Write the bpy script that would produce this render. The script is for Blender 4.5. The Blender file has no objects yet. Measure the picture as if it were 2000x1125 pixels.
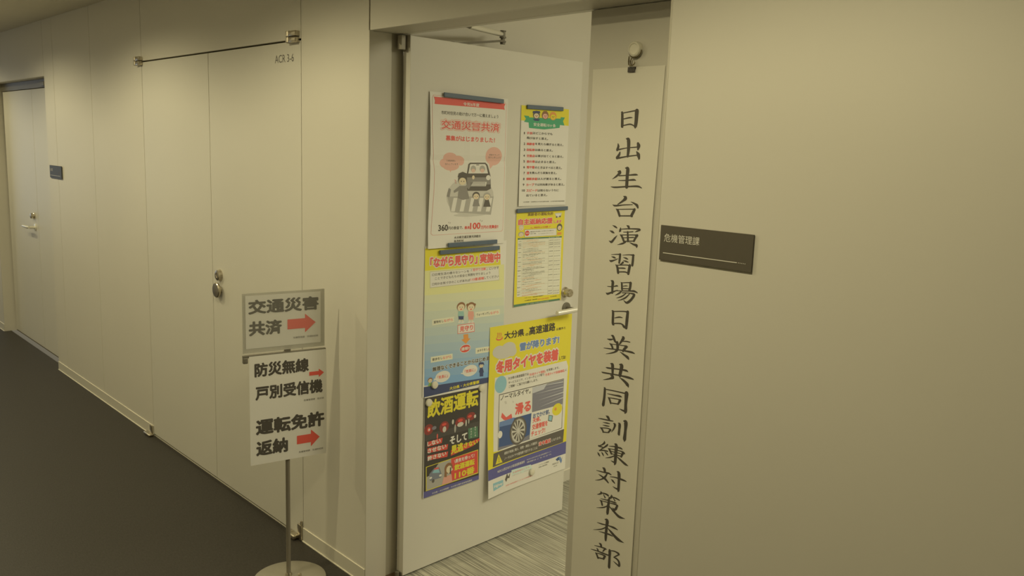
import bpy, bmesh, math, random
from mathutils import Vector, Matrix
random.seed(7)
S = bpy.context.scene
COL = S.collection

# ---------------------------------------------------------------- camera
def rotmat(y, p, r):
    f = Vector((math.sin(y)*math.cos(p), math.cos(y)*math.cos(p), math.sin(p)))
    rt = Vector((math.cos(y), -math.sin(y), 0)); up = rt.cross(f)
    R = rt*math.cos(r)+up*math.sin(r); U = -rt*math.sin(r)+up*math.cos(r)
    return R, U, f
R_, U_, F_ = rotmat(math.radians(-46.72271), math.radians(-9.17551), math.radians(2.0126))
cam = bpy.data.objects.new('camera', bpy.data.cameras.new('camera'))
COL.objects.link(cam)
M = Matrix((R_, U_, -F_)).transposed().to_4x4(); M.translation = Vector((0, -1.7331, 1.6972))
cam.matrix_world = M
cam.data.sensor_width = 36; cam.data.lens = 1656.79*36/2000; cam.data.clip_start = 0.02
S.camera = cam

# ---------------------------------------------------------------- world, lights, exposure
S.view_settings.view_transform = 'Standard'; S.view_settings.look = 'None'
S.view_settings.exposure = 0.08; S.view_settings.gamma = 1; S.view_settings.use_curve_mapping = False
W = bpy.data.worlds.new('world'); S.world = W; W.use_nodes = True
W.node_tree.nodes['Background'].inputs[0].default_value = (1.0, .89, .62, 1)
W.node_tree.nodes['Background'].inputs[1].default_value = 0.14
WARM = (1.0, .88, .515)
def spot(x, y, z, e, size=160, blend=.42, rad=.022, col=WARM):
    l = bpy.data.lights.new('downlight', 'SPOT'); l.energy = e; l.color = col
    l.spot_size = math.radians(size); l.spot_blend = blend; l.shadow_soft_size = rad
    o = bpy.data.objects.new('downlight', l); o.location = (x, y, z); COL.objects.link(o); return o
for X in (-10.0, -8.2, -6.4, -4.6, -2.8, -1.0):
    spot(X, -1.03, 2.46, 33)
def area(x, y, z, sx, sy, e, col, rot=(0, 0, 0)):
    l = bpy.data.lights.new('area_lamp', 'AREA'); l.shape = 'RECTANGLE'; l.size = sx; l.size_y = sy; l.energy = e; l.color = col
    o = bpy.data.objects.new('area_lamp', l); o.location = (x, y, z); o.rotation_euler = rot; COL.objects.link(o); return o
area(-4.0, -1.9, 2.465, 6.0, .35, 20, WARM)                      # unseen fill strip, added to brighten the lower corridor walls
area(.1, 1.6, 2.76, 1.2, 1.2, 58, (1.0, .925, .65))              # office ceiling panels inside the room
area(.1, 3.6, 2.76, 1.2, 1.2, 30, (1.0, .925, .65))
area(-12.9, -1.6, 1.35, 1.7, 1.9, 11, (.66, .80, 1.0), (0, math.radians(-90), 0))   # daylight from the window at the corridor's far end

# ---------------------------------------------------------------- materials
def mat(name, col, rough=.6, metal=0.0, spec=.5, noise=0, scale=8.0, bump=0, bscale=300, alpha=1, coat=0):
    m = bpy.data.materials.new(name); m.use_nodes = True
    nt = m.node_tree; b = nt.nodes['Principled BSDF']
    b.inputs['Base Color'].default_value = (*col, 1); b.inputs['Roughness'].default_value = rough
    b.inputs['Metallic'].default_value = metal; b.inputs['Specular IOR Level'].default_value = spec
    b.inputs['Coat Weight'].default_value = coat
    b.inputs['Alpha'].default_value = alpha
    tc = nt.nodes.new('ShaderNodeTexCoord')
    if noise:
        n = nt.nodes.new('ShaderNodeTexNoise'); n.inputs['Scale'].default_value = scale; n.inputs['Detail'].default_value = 5
        mx = nt.nodes.new('ShaderNodeMix'); mx.data_type = 'RGBA'
        mx.inputs[6].default_value = (*[c*(1-noise) for c in col], 1); mx.inputs[7].default_value = (*[min(1, c*(1+noise)) for c in col], 1)
        nt.links.new(tc.outputs['Object'], n.inputs['Vector']); nt.links.new(n.outputs['Fac'], mx.inputs[0])
        nt.links.new(mx.outputs[2], b.inputs['Base Color'])
    if bump:
        n = nt.nodes.new('ShaderNodeTexNoise'); n.inputs['Scale'].default_value = bscale; n.inputs['Detail'].default_value = 3
        bp = nt.nodes.new('ShaderNodeBump'); bp.inputs['Strength'].default_value = bump; bp.inputs['Distance'].default_value = .002
        nt.links.new(tc.outputs['Object'], n.inputs['Vector']); nt.links.new(n.outputs['Fac'], bp.inputs['Height'])
        nt.links.new(bp.outputs['Normal'], b.inputs['Normal'])
    return m
M_WALL = mat('painted_steel_panel', (.70, .675, .61), .48, spec=.35, noise=.02, scale=2.5, bump=.025, bscale=420)
M_DOOR = mat('painted_steel_door', (.70, .68, .62), .45, spec=.4, noise=.015, scale=3, bump=.02, bscale=500)
M_DARKGAP = mat('dark_joint', (.22, .19, .12), .8)
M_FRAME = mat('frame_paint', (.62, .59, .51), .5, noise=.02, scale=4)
M_BASE = mat('vinyl_baseboard', (.66, .635, .56), .45, noise=.02, scale=6)
M_BASETOP = mat('baseboard_edge', (.92, .88, .76), .4)
M_CEIL = mat('ceiling_board', (.78, .74, .62), .9, noise=.03, scale=5, bump=.3, bscale=200)
M_CHROME = mat('satin_nickel', (.58, .53, .43), .30, metal=1, noise=.05, scale=60)
M_STEEL = mat('grey_lacquered_steel', (.20, .185, .15), .45, metal=.25)
M_ALU = mat('bright_aluminium', (.86, .84, .76), .32, metal=.35)
M_SILL = mat('bronze_threshold', (.17, .115, .065), .45, metal=.4, noise=.1, scale=30)
M_PLATE = mat('anodised_dark_sign', (.105, .092, .072), .5, noise=.05, scale=40)
M_STAND = mat('stand_painted_steel', (.26, .235, .19), .42, metal=.3)
M_DISC = mat('stand_base_silver', (.40, .375, .31), .36, metal=.35, noise=.04, scale=20)
M_PLASTIC = mat('white_plastic', (.74, .71, .60), .32, coat=.3)
M_BLACK = mat('black_clip', (.045, .036, .03), .45)
M_WIRE = mat('dark_wire', (.20, .165, .09), .35, metal=.8)
M_SLATE = mat('blue_grey_magnet', (.11, .15, .21), .42)
M_CLEAR = mat('clear_acrylic', (.6, .6, .55), .08, alpha=.10)
def floor_dark():
    m = bpy.data.materials.new('dark_corridor_floor'); m.use_nodes = True; nt = m.node_tree; b = nt.nodes['Principled BSDF']
    tc = nt.nodes.new('ShaderNodeTexCoord'); mp = nt.nodes.new('ShaderNodeMapping'); mp.inputs['Scale'].default_value = (60, 240, 1)
    n = nt.nodes.new('ShaderNodeTexNoise'); n.inputs['Scale'].default_value = 1; n.inputs['Detail'].default_value = 4
    cr = nt.nodes.new('ShaderNodeValToRGB'); cr.color_ramp.elements[0].color = (.032, .028, .024, 1); cr.color_ramp.elements[1].color = (.053, .047, .041, 1)
    cr.color_ramp.elements[0].position = .3; cr.color_ramp.elements[1].position = .7
    nt.links.new(tc.outputs['Object'], mp.inputs[0]); nt.links.new(mp.outputs[0], n.inputs['Vector']); nt.links.new(n.outputs['Fac'], cr.inputs[0]); nt.links.new(cr.outputs[0], b.inputs['Base Color'])
    b.inputs['Roughness'].default_value = .52; b.inputs['Specular IOR Level'].default_value = .35
    bp = nt.nodes.new('ShaderNodeBump'); bp.inputs['Strength'].default_value = .25; bp.inputs['Distance'].default_value = .001
    nt.links.new(n.outputs['Fac'], bp.inputs['Height']); nt.links.new(bp.outputs['Normal'], b.inputs['Normal'])
    return m
def carpet():
    m = bpy.data.materials.new('striped_carpet'); m.use_nodes = True; nt = m.node_tree; b = nt.nodes['Principled BSDF']
    tc = nt.nodes.new('ShaderNodeTexCoord'); mp = nt.nodes.new('ShaderNodeMapping'); mp.inputs['Scale'].default_value = (2.6, 190, 1)
    n = nt.nodes.new('ShaderNodeTexNoise'); n.inputs['Scale'].default_value = 1; n.inputs['Detail'].default_value = 3; n.inputs['Roughness'].default_value = .7
    cr = nt.nodes.new('ShaderNodeValToRGB'); e = cr.color_ramp.elements
    e[0].position = .36; e[0].color = (.17, .165, .135, 1); e[1].position = .66; e[1].color = (.62, .60, .50, 1)
    nt.links.new(tc.outputs['Object'], mp.inputs[0]); nt.links.new(mp.outputs[0], n.inputs['Vector']); nt.links.new(n.outputs['Fac'], cr.inputs[0]); nt.links.new(cr.outputs[0], b.inputs['Base Color'])
    bp = nt.nodes.new('ShaderNodeBump'); bp.inputs['Strength'].default_value = .6; bp.inputs['Distance'].default_value = .003
    nt.links.new(n.outputs['Fac'], bp.inputs['Height']); nt.links.new(bp.outputs['Normal'], b.inputs['Normal'])
    b.inputs['Roughness'].default_value = .95
    return m
M_FLOOR = floor_dark(); M_CARPET = carpet()
INK = {'k': (.045, .038, .03), 'dk': (.09, .08, .07), 'paper': (.80, .785, .745), 'red': (.55, .06, .045), 'red2': (.60, .10, .085), 'pink': (.72, .36, .31), 'pink2': (.62, .42, .36),
 'g1': (.22, .21, .20), 'g2': (.34, .33, .31), 'g3': (.47, .46, .43), 'skin': (.72, .52, .38), 'yel': (.70, .53, .03), 'grn': (.05, .30, .16), 'grn2': (.20, .34, .10), 'dgrn': (.07, .17, .10),
 'brn': (.22, .11, .05), 'brn2': (.20, .13, .03), 'org': (.68, .26, .06), 'org2': (.74, .48, .10), 'navy': (.035, .05, .14), 'navy2': (.04, .08, .22), 'blu': (.085, .085, .27), 'blu2': (.12, .20, .42),
 'tl': (.25, .42, .40), 'coral': (.66, .30, .25), 'cream': (.70, .68, .52), 'ln': (.40, .38, .26), 'peach': (.74, .62, .48), 'blk': (.035, .03, .028), 'dred': (.20, .03, .025),
 'road': (.17, .17, .22), 'road2': (.24, .24, .30), 'road3': (.42, .43, .48), 'road4': (.055, .05, .048), 'car': (.16, .18, .24), 'sky9': (.22, .42, .52), 'sky12': (.50, .60, .58), 'white': (.78, .76, .70)}
for i in range(14):
    t = i/13
    INK['gr%d' % i] = tuple(a*(1-t)+b*t for a, b in zip((.66, .64, .36), (.17, .33, .58))) if i > 2 else (.70, .66, .30)
for c_ in INK:
    if c_ not in ('paper', 'white'): INK[c_] = tuple(min(.80, v*1.28+.035) for v in INK[c_])  # inks lifted and brightened: lens haze put into the colour
_ink = {}
def ink(c):
    if c not in _ink:
        _ink[c] = mat('print_'+c, INK[c], .55, spec=.3)
    return _ink[c]
M_PAPER = mat('poster_paper', (.80, .785, .745), .55, spec=.35, noise=.01, scale=20)
M_BANNER = mat('banner_paper', (.76, .735, .66), .65, spec=.25, noise=.015, scale=12)

# ---------------------------------------------------------------- helpers
def newbm(): return bmesh.new()
def add_box(bm, x0, x1, y0, y1, z0, z1, bev=0, seg=2):
    r = bmesh.ops.create_cube(bm, size=1); vs = r['verts']
    for v in vs:
        v.co = Vector((x0+(v.co.x+.5)*(x1-x0), y0+(v.co.y+.5)*(y1-y0), z0+(v.co.z+.5)*(z1-z0)))
    if bev:
        es = list({e for v in vs for e in v.link_edges})
        bmesh.ops.bevel(bm, geom=es, offset=bev, segments=seg, profile=.5, affect='EDGES')
    return bm
def add_lathe(bm, prof, c, axis='z', seg=32):
    """prof: (radius, height) list along the axis"""
    ax = {'x': (Vector((0,1,0)), Vector((0,0,1)), Vector((1,0,0))), 'y': (Vector((1,0,0)), Vector((0,0,1)), Vector((0,1,0))), 'z': (Vector((1,0,0)), Vector((0,1,0)), Vector((0,0,1)))}[axis]
    c = Vector(c); rings = []
    for r, h in prof:
        rings.append([bm.verts.new(c+ax[2]*h+(ax[0]*math.cos(2*math.pi*k/seg)+ax[1]*math.sin(2*math.pi*k/seg))*max(r, 1e-5)) for k in range(seg)])
    for a, b in zip(rings, rings[1:]):
        for k in range(seg):
            bm.faces.new((a[k], a[(k+1) % seg], b[(k+1) % seg], b[k]))
    bm.faces.new(rings[0]); bm.faces.new(list(reversed(rings[-1])))
    bmesh.ops.recalc_face_normals(bm, faces=bm.faces[:])
    return bm
def add_tube(bm, pts, r, seg=12, closed=False):
    pts = [Vector(p) for p in pts]; rs = r if isinstance(r, (list, tuple)) else [r]*len(pts)
    rings = []; n = len(pts); prev = None
    for i, p in enumerate(pts):
        a = pts[(i-1) % n] if (closed or i) else pts[0]; b = pts[(i+1) % n] if (closed or i < n-1) else pts[-1]
        t = (b-a).normalized()
        if prev is None:
            prev = t.cross(Vector((0, 0, 1)) if abs(t.z) < .9 else Vector((1, 0, 0))).normalized()
        u = (prev-t*prev.dot(t)).normalized(); prev = u; w = t.cross(u)
        rings.append([bm.verts.new(p+(u*math.cos(2*math.pi*k/seg)+w*math.sin(2*math.pi*k/seg))*rs[i]) for k in range(seg)])
    pr = list(zip(rings, rings[1:]))+([(rings[-1], rings[0])] if closed else [])
    for a, b in pr:
        for k in range(seg): bm.faces.new((a[k], a[(k+1) % seg], b[(k+1) % seg], b[k]))
    if not closed:
        bm.faces.new(rings[0]); bm.faces.new(list(reversed(rings[-1])))
    bmesh.ops.recalc_face_normals(bm, faces=bm.faces[:])
    return bm
def obj(name, bm, m, parent=None, smooth=False, kind=None, label=None, cat=None, group=None):
    """mesh vertices are given in the parent's frame (world frame when there is no parent)"""
    me = bpy.data.meshes.new(name); bm.to_mesh(me); bm.free()
    for x in (m if isinstance(m, list) else [m]): me.materials.append(x)
    if smooth:
        for p in me.polygons: p.use_smooth = True
        try: me.set_sharp_from_angle(angle=math.radians(35))
        except Exception: pass
    o = bpy.data.objects.new(name, me); COL.objects.link(o)
    if parent: o.parent = parent
    props(o, label, cat, group, kind); return o
def props(o, label=None, cat=None, group=None, kind=None):
    if kind: o['kind'] = kind
    if label: o['label'] = label
    if cat: o['category'] = cat
    if group: o['group'] = group
def empty(name, loc=(0, 0, 0), rz=0, **k):
    o = bpy.data.objects.new(name, None); o.empty_display_size = .05; COL.objects.link(o)
    o.location = loc; o.rotation_euler = (0, 0, rz); props(o, **k); return o
def box(name, x0, x1, y0, y1, z0, z1, m, parent=None, bev=0, **k):
    return obj(name, add_box(newbm(), x0, x1, y0, y1, z0, z1, bev), m, parent, **k)

# -------- text and flat print
_tc = {}
def glyphs(s, bold):
    """2D triangles of a string, in em units, from Blender's built-in fonts"""
    key = (s, bold)
    if key in _tc: return _tc[key]
    cu = bpy.data.curves.new('t', 'FONT'); cu.body = s; cu.size = 1; cu.resolution_u = 3 if len(s) < 12 else 2
    cu.fill_mode = 'FRONT'
    o = bpy.data.objects.new('t', cu); COL.objects.link(o)
    dg = bpy.context.evaluated_depsgraph_get(); ev = o.evaluated_get(dg); me = ev.to_mesh()
    V0 = [(v.co.x, v.co.y) for v in me.vertices]; F0 = [tuple(p.vertices) for p in me.polygons]
    V = []; F = []; n = 1 if bold <= 0 else (5 if bold < .025 else (8 if bold < .07 else 12))
    for k in range(n):       # heavier weights: the outline shifted round a small circle
        dx, dy = (0, 0) if k == 0 else (bold*math.cos(2*math.pi*k/(n-1)+.4), bold*math.sin(2*math.pi*k/(n-1)+.4))
        o_ = len(V); V += [(x+dx, y+dy, k) for x, y in V0]; F += [tuple(i+o_ for i in f) for f in F0]
    ev.to_mesh_clear(); bpy.data.objects.remove(o); bpy.data.curves.remove(cu)
    xs = [v[0] for v in V] or [0]; ys = [v[1] for v in V] or [0]
    bb = (min(xs), max(xs), min(ys), max(ys)); _tc[key] = (V, F, bb); return _tc[key]
class Print:
    """flat print collected as triangles over a sheet; coordinates in mm, x to the right, y down"""
    def __init__(s, w, h, f, layer=.00016, n=1): s.n = n; s.w, s.h, s.f, s.lay = w, h, f, layer; s.bm = newbm(); s.mats = []; s.base = .0004; s.k = 0
    def mi(s, c):
        if c not in s.mats: s.mats.append(c)
        return s.mats.index(c)
    def vert(s, x, y, L):
        x = min(max(x, .6), s.w-.6); y = min(max(y, .6), s.h-.6)
        return s.bm.verts.new(s.f(x, y, s.base+L*s.lay))
    def poly(s, pts, c, L=1):
        # cut along a grid so that the print follows the bend of the sheet
        b2 = bmesh.new(); vs = [b2.verts.new((min(max(x, .6), s.w-.6), min(max(y, .6), s.h-.6), 0)) for x, y in pts]
        try: b2.faces.new(vs)
        except ValueError: b2.free(); return
        bmesh.ops.remove_doubles(b2, verts=b2.verts[:], dist=.01)
        for k in range(1, s.n):
            for co, no in (((k*s.w/s.n, 0, 0), (1, 0, 0)), ((0, k*s.h/s.n, 0), (0, 1, 0))):
                bmesh.ops.bisect_plane(b2, geom=b2.verts[:]+b2.edges[:]+b2.faces[:], plane_co=co, plane_no=no, dist=1e-4)
        s.k += 1; L += (s.k % 24)*.035
        i = s.mi(c); mp = {v: s.vert(v.co.x, v.co.y, L) for v in b2.verts}
        for f in b2.faces:
            try:
                nf = s.bm.faces.new([mp[v] for v in f.verts]); nf.material_index = i
            except ValueError: pass
        b2.free()
    def rect(s, x, y, w, h, c, L=1): s.poly([(x, y), (x+w, y), (x+w, y+h), (x, y+h)], c, L)
    def ell(s, cx, cy, rx, ry, c, L=2, n=28): s.poly([(cx+rx*math.cos(2*math.pi*k/n), cy+ry*math.sin(2*math.pi*k/n)) for k in range(n)], c, L)
    def text(s, t, x, y, w, h, c, bold=0, L=4, rot=0):
        V, F, (a, b, lo, hi) = glyphs(t, bold)
        if not F: return
        i = s.mi(c); sx = w/max(b-a, 1e-6); sy = h/max(hi-lo, 1e-6)
        vs = [s.vert(x+(vx-a)*sx, y+(hi-vy)*sy+((vx-a)*sx-w/2)*rot, L+kk*.03) for vx, vy, kk in V]
        for f in F:
            try: nf = s.bm.faces.new([vs[k] for k in f]); nf.material_index = i
            except ValueError: pass
    def done(s, name, parent):
        me_m = [ink(c) for c in s.mats]
        return obj(name, s.bm, me_m, parent)
def sheet_bm(w, h, f, nx=20, ny=26, thick=.00035):
    bm = newbm(); fr = [[bm.verts.new(f(w*i/nx, h*j/ny, .0002)) for i in range(nx+1)] for j in range(ny+1)]
    bk = [[bm.verts.new(f(w*i/nx, h*j/ny, .0002-thick)) for i in range(nx+1)] for j in range(ny+1)]
    for j in range(ny):
        for i in range(nx):
            bm.faces.new((fr[j][i], fr[j+1][i], fr[j+1][i+1], fr[j][i+1])); bm.faces.new((bk[j][i], bk[j][i+1], bk[j+1][i+1], bk[j+1][i]))
    for j in range(ny):
        bm.faces.new((fr[j][0], bk[j][0], bk[j+1][0], fr[j+1][0])); bm.faces.new((fr[j][nx], fr[j+1][nx], bk[j+1][nx], bk[j][nx]))
    for i in range(nx):
        bm.faces.new((fr[0][i], fr[0][i+1], bk[0][i+1], bk[0][i])); bm.faces.new((fr[ny][i], bk[ny][i], bk[ny][i+1], fr[ny][i+1]))
    return bm

CEIL = 2.4735
H = 2.1
XL, XR = -2.624, -1.308            # door opening
# ================================================================ setting
box('floor', -13, 3.2, -3.0, .05, -.06, 0, M_FLOOR, kind='structure', label='dark brown corridor floor', cat='floor')
box('floor', -3.0, 3.2, .15, 5.0, -.06, 0, M_CARPET, kind='structure', label='pale striped carpet inside the office', cat='floor')
box('ceiling', -13, 3.2, -3.0, .148, CEIL, CEIL+.08, M_CEIL, kind='structure', label='plain corridor ceiling', cat='ceiling')
box('ceiling', -3.0, 3.2, .148, 5.0, 2.8, 2.88, M_CEIL, kind='structure', label='ceiling of the office behind the door', cat='ceiling')
box('wall_front', -13, 3.2, -3.1, -3.0, -.06, CEIL+.08, M_WALL, kind='structure', label='corridor wall opposite the doors', cat='wall')
box('wall_right', 3.2, 3.3, -3.1, 5.0, -.06, 2.88, M_WALL, kind='structure', label='wall closing the corridor behind the camera', cat='wall')
box('wall_inner_back', -3.0, 3.2, 5.0, 5.1, -.06, 2.88, M_WALL, kind='structure', label='back wall of the office', cat='wall')

wall = empty('wall_back', (0, 0, 0), kind='structure', label='cream panelled corridor wall holding the doors', cat='wall')
# solid core behind the panels
g = newbm()
for x0, x1, y0, z0, z1 in ((-13, -8.24, .012, 0, CEIL), (-8.24, -6.655, .135, 0, H), (-8.24, -6.655, .012, H, CEIL), (-6.655, -4.812, .012, 0, CEIL),
                        (-4.812, -3.101, .05, 0, H+.006), (-4.812, -3.101, .012, H+.006, CEIL), (-3.101, XL, .012, 0, CEIL), (XL, XR, .012, H+.004, CEIL), (XR, 3.2, .012, 0, CEIL)):
    add_box(g, x0, x1, y0, .146, z0, z1)
obj('wall_core', g, M_DARKGAP, wall)
J = .0018
for x0, x1, z0, z1 in ((-13, -10.0, 0, CEIL), (-10.0, -8.24, 0, CEIL), (-8.24, -6.657, H, CEIL), (-6.657, -6.432, 0, CEIL), (-6.432, -5.66, 0, CEIL), (-5.66, -4.812, 0, CEIL),
                       (-4.812, -3.101, H+.0055, CEIL), (-3.101, XL, 0, CEIL), (XL+.006, XR, H, CEIL), (XR, 3.2, 0, CEIL)):
    jl = 0 if x0 in (XR, -8.24) else J
    jr = 0 if x1 in (XR, XL, -8.24) else J
    if x0 > XL and x0 < XR: jl = .0025
    box('panel', x0+jl, x1-jr, 0, .0121, z0, z1, M_WALL, wall, bev=.0008)
# office side faces of the wall
g = newbm()
for x0, x1, z0, z1 in ((-3.0, XL-.01, 0, 2.8), (XL-.01, XR+.01, H+.03, 2.8), (XR+.01, 3.2, 0, 2.8)): add_box(g, x0, x1, .146, .150, z0, z1)
obj('inner_lining', g, M_WALL, wall)

def baseboard(name, x0, x1, y=0., label=None):
    r = empty(name, (0, 0, 0), kind='structure', label=label, cat='baseboard')
    box('board', x0, x1, y-.0035, y, 0, .060, M_BASE, r)
    box('lit_top_edge', x0, x1, y-.0040, y, .060, .0616, M_BASETOP, r)  # light on the board's top edge painted as a paler strip
    box('floor_sealant', x0, x1, y-.007, y-.0035, 0, .0035, M_BASETOP, r)
    return r
baseboard('baseboard_left', -6.655, -4.812, label='cream baseboard left of the double doors')
baseboard('baseboard_right', -3.101, XL, label='cream baseboard between double doors and open door')
baseboard('baseboard_far_left', -13, -8.24, label='cream baseboard beyond the far door')
baseboard('baseboard_far_right', XR, 3.2, label='cream baseboard below the room sign')

# frame of the open doorway
fr = empty('trim_1', (0, 0, 0), kind='structure', label='recessed cream frame of the open doorway', cat='frame')
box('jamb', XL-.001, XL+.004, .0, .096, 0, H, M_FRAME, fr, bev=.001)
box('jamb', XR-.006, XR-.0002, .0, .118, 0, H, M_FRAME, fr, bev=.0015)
box('rebate', XL-.006, XL+.0006, .096, .149, 0, H, mat('rebate_shade', (.42, .39, .31), .6), fr)  # frame colour darkened to paint in the shade behind the jamb
box('head_liner', XL, XR, .0122, .122, H+.0004, H+.004, M_FRAME, fr)
box('head_lip', XL, XR, .122, .150, H, H+.02, M_WALL, fr)
box('trim_2', XL, XR, .05, .15, -.05, .004, M_SILL, kind='structure', label='brown metal threshold below the open door', cat='threshold')

# side wall of the office, seen above and beyond the open door
def skew_wall():
    bm = newbm(); x0, y0, x1, y1 = -2.778, .15, -2.90, 1.9
    def p(x, y, z): return bm.verts.new((x, y, z))
    a = [p(x0, y0, 0), p(x1, y1, 0), p(x1, y1, 2.8), p(x0, y0, 2.8)]; b = [p(x0-.1, y0, 0), p(x1-.1, y1, 0), p(x1-.1, y1, 2.8), p(x0-.1, y0, 2.8)]
    bm.faces.new(a); bm.faces.new(b[::-1])
    for i in range(4): bm.faces.new((a[i], b[i], b[(i+1) % 4], a[(i+1) % 4]))
    bmesh.ops.recalc_face_normals(bm, faces=bm.faces[:]); return bm
iw = empty('wall_inner_left', kind='structure', label='pale side wall of the office behind the open door', cat='wall')
obj('wall_face', skew_wall(), M_WALL, iw)
box('wall_return', -3.0, -2.88, 1.88, 5.0, 0, 2.8, M_WALL, iw)
def skew_base(z0, z1, d):
    bm = newbm(); dx, dy = -.122, 1.75; L = math.hypot(dx, dy); nx, ny = dy/L*d, -dx/L*d
    vs = []
    for z in (z0, z1):
        for x, y in ((-2.778, .15), (-2.90, 1.9), (-2.90+nx, 1.9+ny), (-2.778+nx, .15+ny)): vs.append(bm.verts.new((x, y, z)))
    for f in ((3, 2, 1, 0), (4, 5, 6, 7), (0, 1, 5, 4), (1, 2, 6, 5), (2, 3, 7, 6), (3, 0, 4, 7)): bm.faces.new([vs[i] for i in f])
    return bm
ib = empty('baseboard_inner', kind='structure', label='baseboard on the office side wall', cat='baseboard')
obj('board', skew_base(0, .06, .0035), M_BASE, ib); obj('lit_top_edge', skew_base(.06, .063, .0045), M_BASETOP, ib)  # paler top strip paints in the light on the edge

# far recess: double door set back in the wall
YR = .088
rc = empty('trim_3', kind='structure', label='shallow recess around the far left door', cat='frame')
box('jamb', -8.243, -8.238, .0, YR+.04, 0, H, M_WALL, rc)
box('head_soffit', -8.24, -6.657, .0, YR+.04, H-.003, H+.001, M_FRAME, rc)
def far_leaf(name, x0, x1, label):
    r = empty(name, (x0, YR, 0), kind='structure', label=label, cat='door')
    obj('leaf', add_box(newbm(), .002, x1-x0-.0025, 0, .04, .012, H-.066, .001), M_DOOR, r); return r
d4 = far_leaf('door_4', -8.225, -7.352, 'wide leaf of the far left door with lever')
d5 = far_leaf('door_5', -7.352, -6.657, 'narrow leaf of the far left door')
g = newbm(); add_box(g, -8.235, -6.66, YR-.012, YR+.04, H-.062, H-.003, .001)
obj('closer_rail', g, M_STEEL, rc)
g = newbm(); add_box(g, -6.80, -6.67, YR-.02, YR+.0, H-.115, H-.02, .003); add_box(g, -7.02, -6.90, YR-.03, YR-.01, H-.055, H-.025, .004)
obj('closer_bracket', g, M_STEEL, rc)
g = newbm(); add_lathe(g, [(.026, 0), (.026, -.006), (.021, -.012), (.021, -.026), (.018, -.028)], (-7.455+8.225, 0, 1.062), 'y'); obj('lock', g, M_CHROME, d4, smooth=True)
g = newbm(); add_lathe(g, [(.027, 0), (.027, -.006), (.012, -.008), (.011, -.045)], (-7.44+8.225, 0, .972), 'y')
add_tube(g, [(-7.44+8.225, -.045, .972), (-7.47+8.225, -.052, .972), (-7.60+8.225, -.052, .972)], [.010, .011, .009]); obj('lever_handle', g, M_ALU, d4, smooth=True)
box('floor_gap', -8.24, -6.657, YR+.005, YR+.035, 0, .012, M_DARKGAP, rc)

# ---- flush double doors ACR 3-6
def pair_leaf(name, x0, x1, label):
    r = empty(name, (x0, 0, 0), kind='structure', label=label, cat='door')
    obj('leaf', add_box(newbm(), .0025, x1-x0-.0025, .0, .040, .016, H-.002, .001), M_DOOR, r); return r
d2 = pair_leaf('door_2', -4.812, -3.966, 'left leaf of the flush double doors')
d3 = pair_leaf('door_3', -3.966, -3.101, 'right leaf of the flush double doors with two round knobs')
box('trim_4', -4.812, -3.101, .006, .05, 0, .006, M_BASETOP, kind='structure', label='thin pale sill under the flush double doors', cat='threshold')
def pivot_top(sx):
    bm = newbm()
    for z in (-.0225, .0015):
        add_box(bm, -.018, .040, -.022, .0, z, z+.021, .003)
        add_lathe(bm, [(.010, z), (.0115, z+.002), (.0115, z+.019), (.010, z+.021)], (-.026, -.014, 0), 'z', 20)
    add_lathe(bm, [(.006, -.024), (.006, .025)], (-.026, -.014, 0), 'z', 12)
    if sx < 0: bmesh.ops.scale(bm, vec=(-1, 1, 1), verts=bm.verts[:]); bmesh.ops.reverse_faces(bm, faces=bm.faces[:])
    return bm
def place(bm, x, y, z): bmesh.ops.translate(bm, vec=(x, y, z), verts=bm.verts[:]); return bm
obj('pivot_hinge', place(pivot_top(1), -3.150+3.966, 0, 2.113), M_CHROME, d3, smooth=True)
obj('pivot_hinge', place(pivot_top(1), -4.832+4.812, 0, 2.105), M_CHROME, d2, smooth=True)
def pivot_floor():
    bm = newbm(); add_box(bm, -.056, .0, -.034, -.001, .002, .022, .006, 3); add_box(bm, -.006, .026, -.012, -.0005, .002, .072, .003)
    add_lathe(bm, [(.014, .002), (.0145, .004), (.0145, .020), (.012, .024)], (-.054, -.019, 0), 'z', 20)
    add_box(bm, .016, .024, -.010, -.001, .07, .090, .002); return bm
obj('floor_pivot', place(pivot_floor(), -3.128+3.966, 0, 0), M_CHROME, d3, smooth=True)
bm = newbm(); add_box(bm, -.06, .03, -.032, -.001, .002, .014, .005, 3); add_box(bm, -.012, .020, -.012, -.0005, .01, .062, .003)
obj('floor_pivot', place(bm, -4.835+4.812, 0, 0), M_CHROME, d2, smooth=True)
g = newbm(); add_lathe(g, [(.028, 0), (.028, -.004), (.0255, -.009), (.0255, -.016), (.022, -.018), (.012, -.0185), (.0115, -.0165), (.003, -.0165)], (-3.881+3.966, 0, 1.062), 'y'); obj('lock', g, M_CHROME, d3, smooth=True)
g = newbm(); add_lathe(g, [(.018, 0), (.018, -.010), (.034, -.012), (.0365, -.016), (.0365, -.021), (.033, -.025), (.010, -.0265)], (-3.884+3.966, 0, .990), 'y'); obj('pull_knob', g, M_CHROME, d3, smooth=True)
def wall_f(x0, z0, y): return lambda x, yy, o: (x0+x/1000, y-o, z0-yy/1000)
pr = Print(400, 100, wall_f(-3.345+3.966, 2.075, 0)); pr.base = .0002
pr.text('ACR 3-6', 30, 24, 157, 31, 'dk', 0, 1); pr.done('lettering', d3)

# ---- narrow fixed leaf with the banner
YL = .126
d6 = empty('door_6', (-1.685, YL, 0), kind='structure', label='narrow fixed leaf right of the open doorway', cat='door')
obj('leaf', add_box(newbm(), 0, .372, 0, .04, .008, H-.002, .0012), mat('shaded_leaf_paint', (.60, .575, .51), .45, noise=.015, scale=3), d6)  # darker than the other doors: shade of the recess put into the colour

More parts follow.
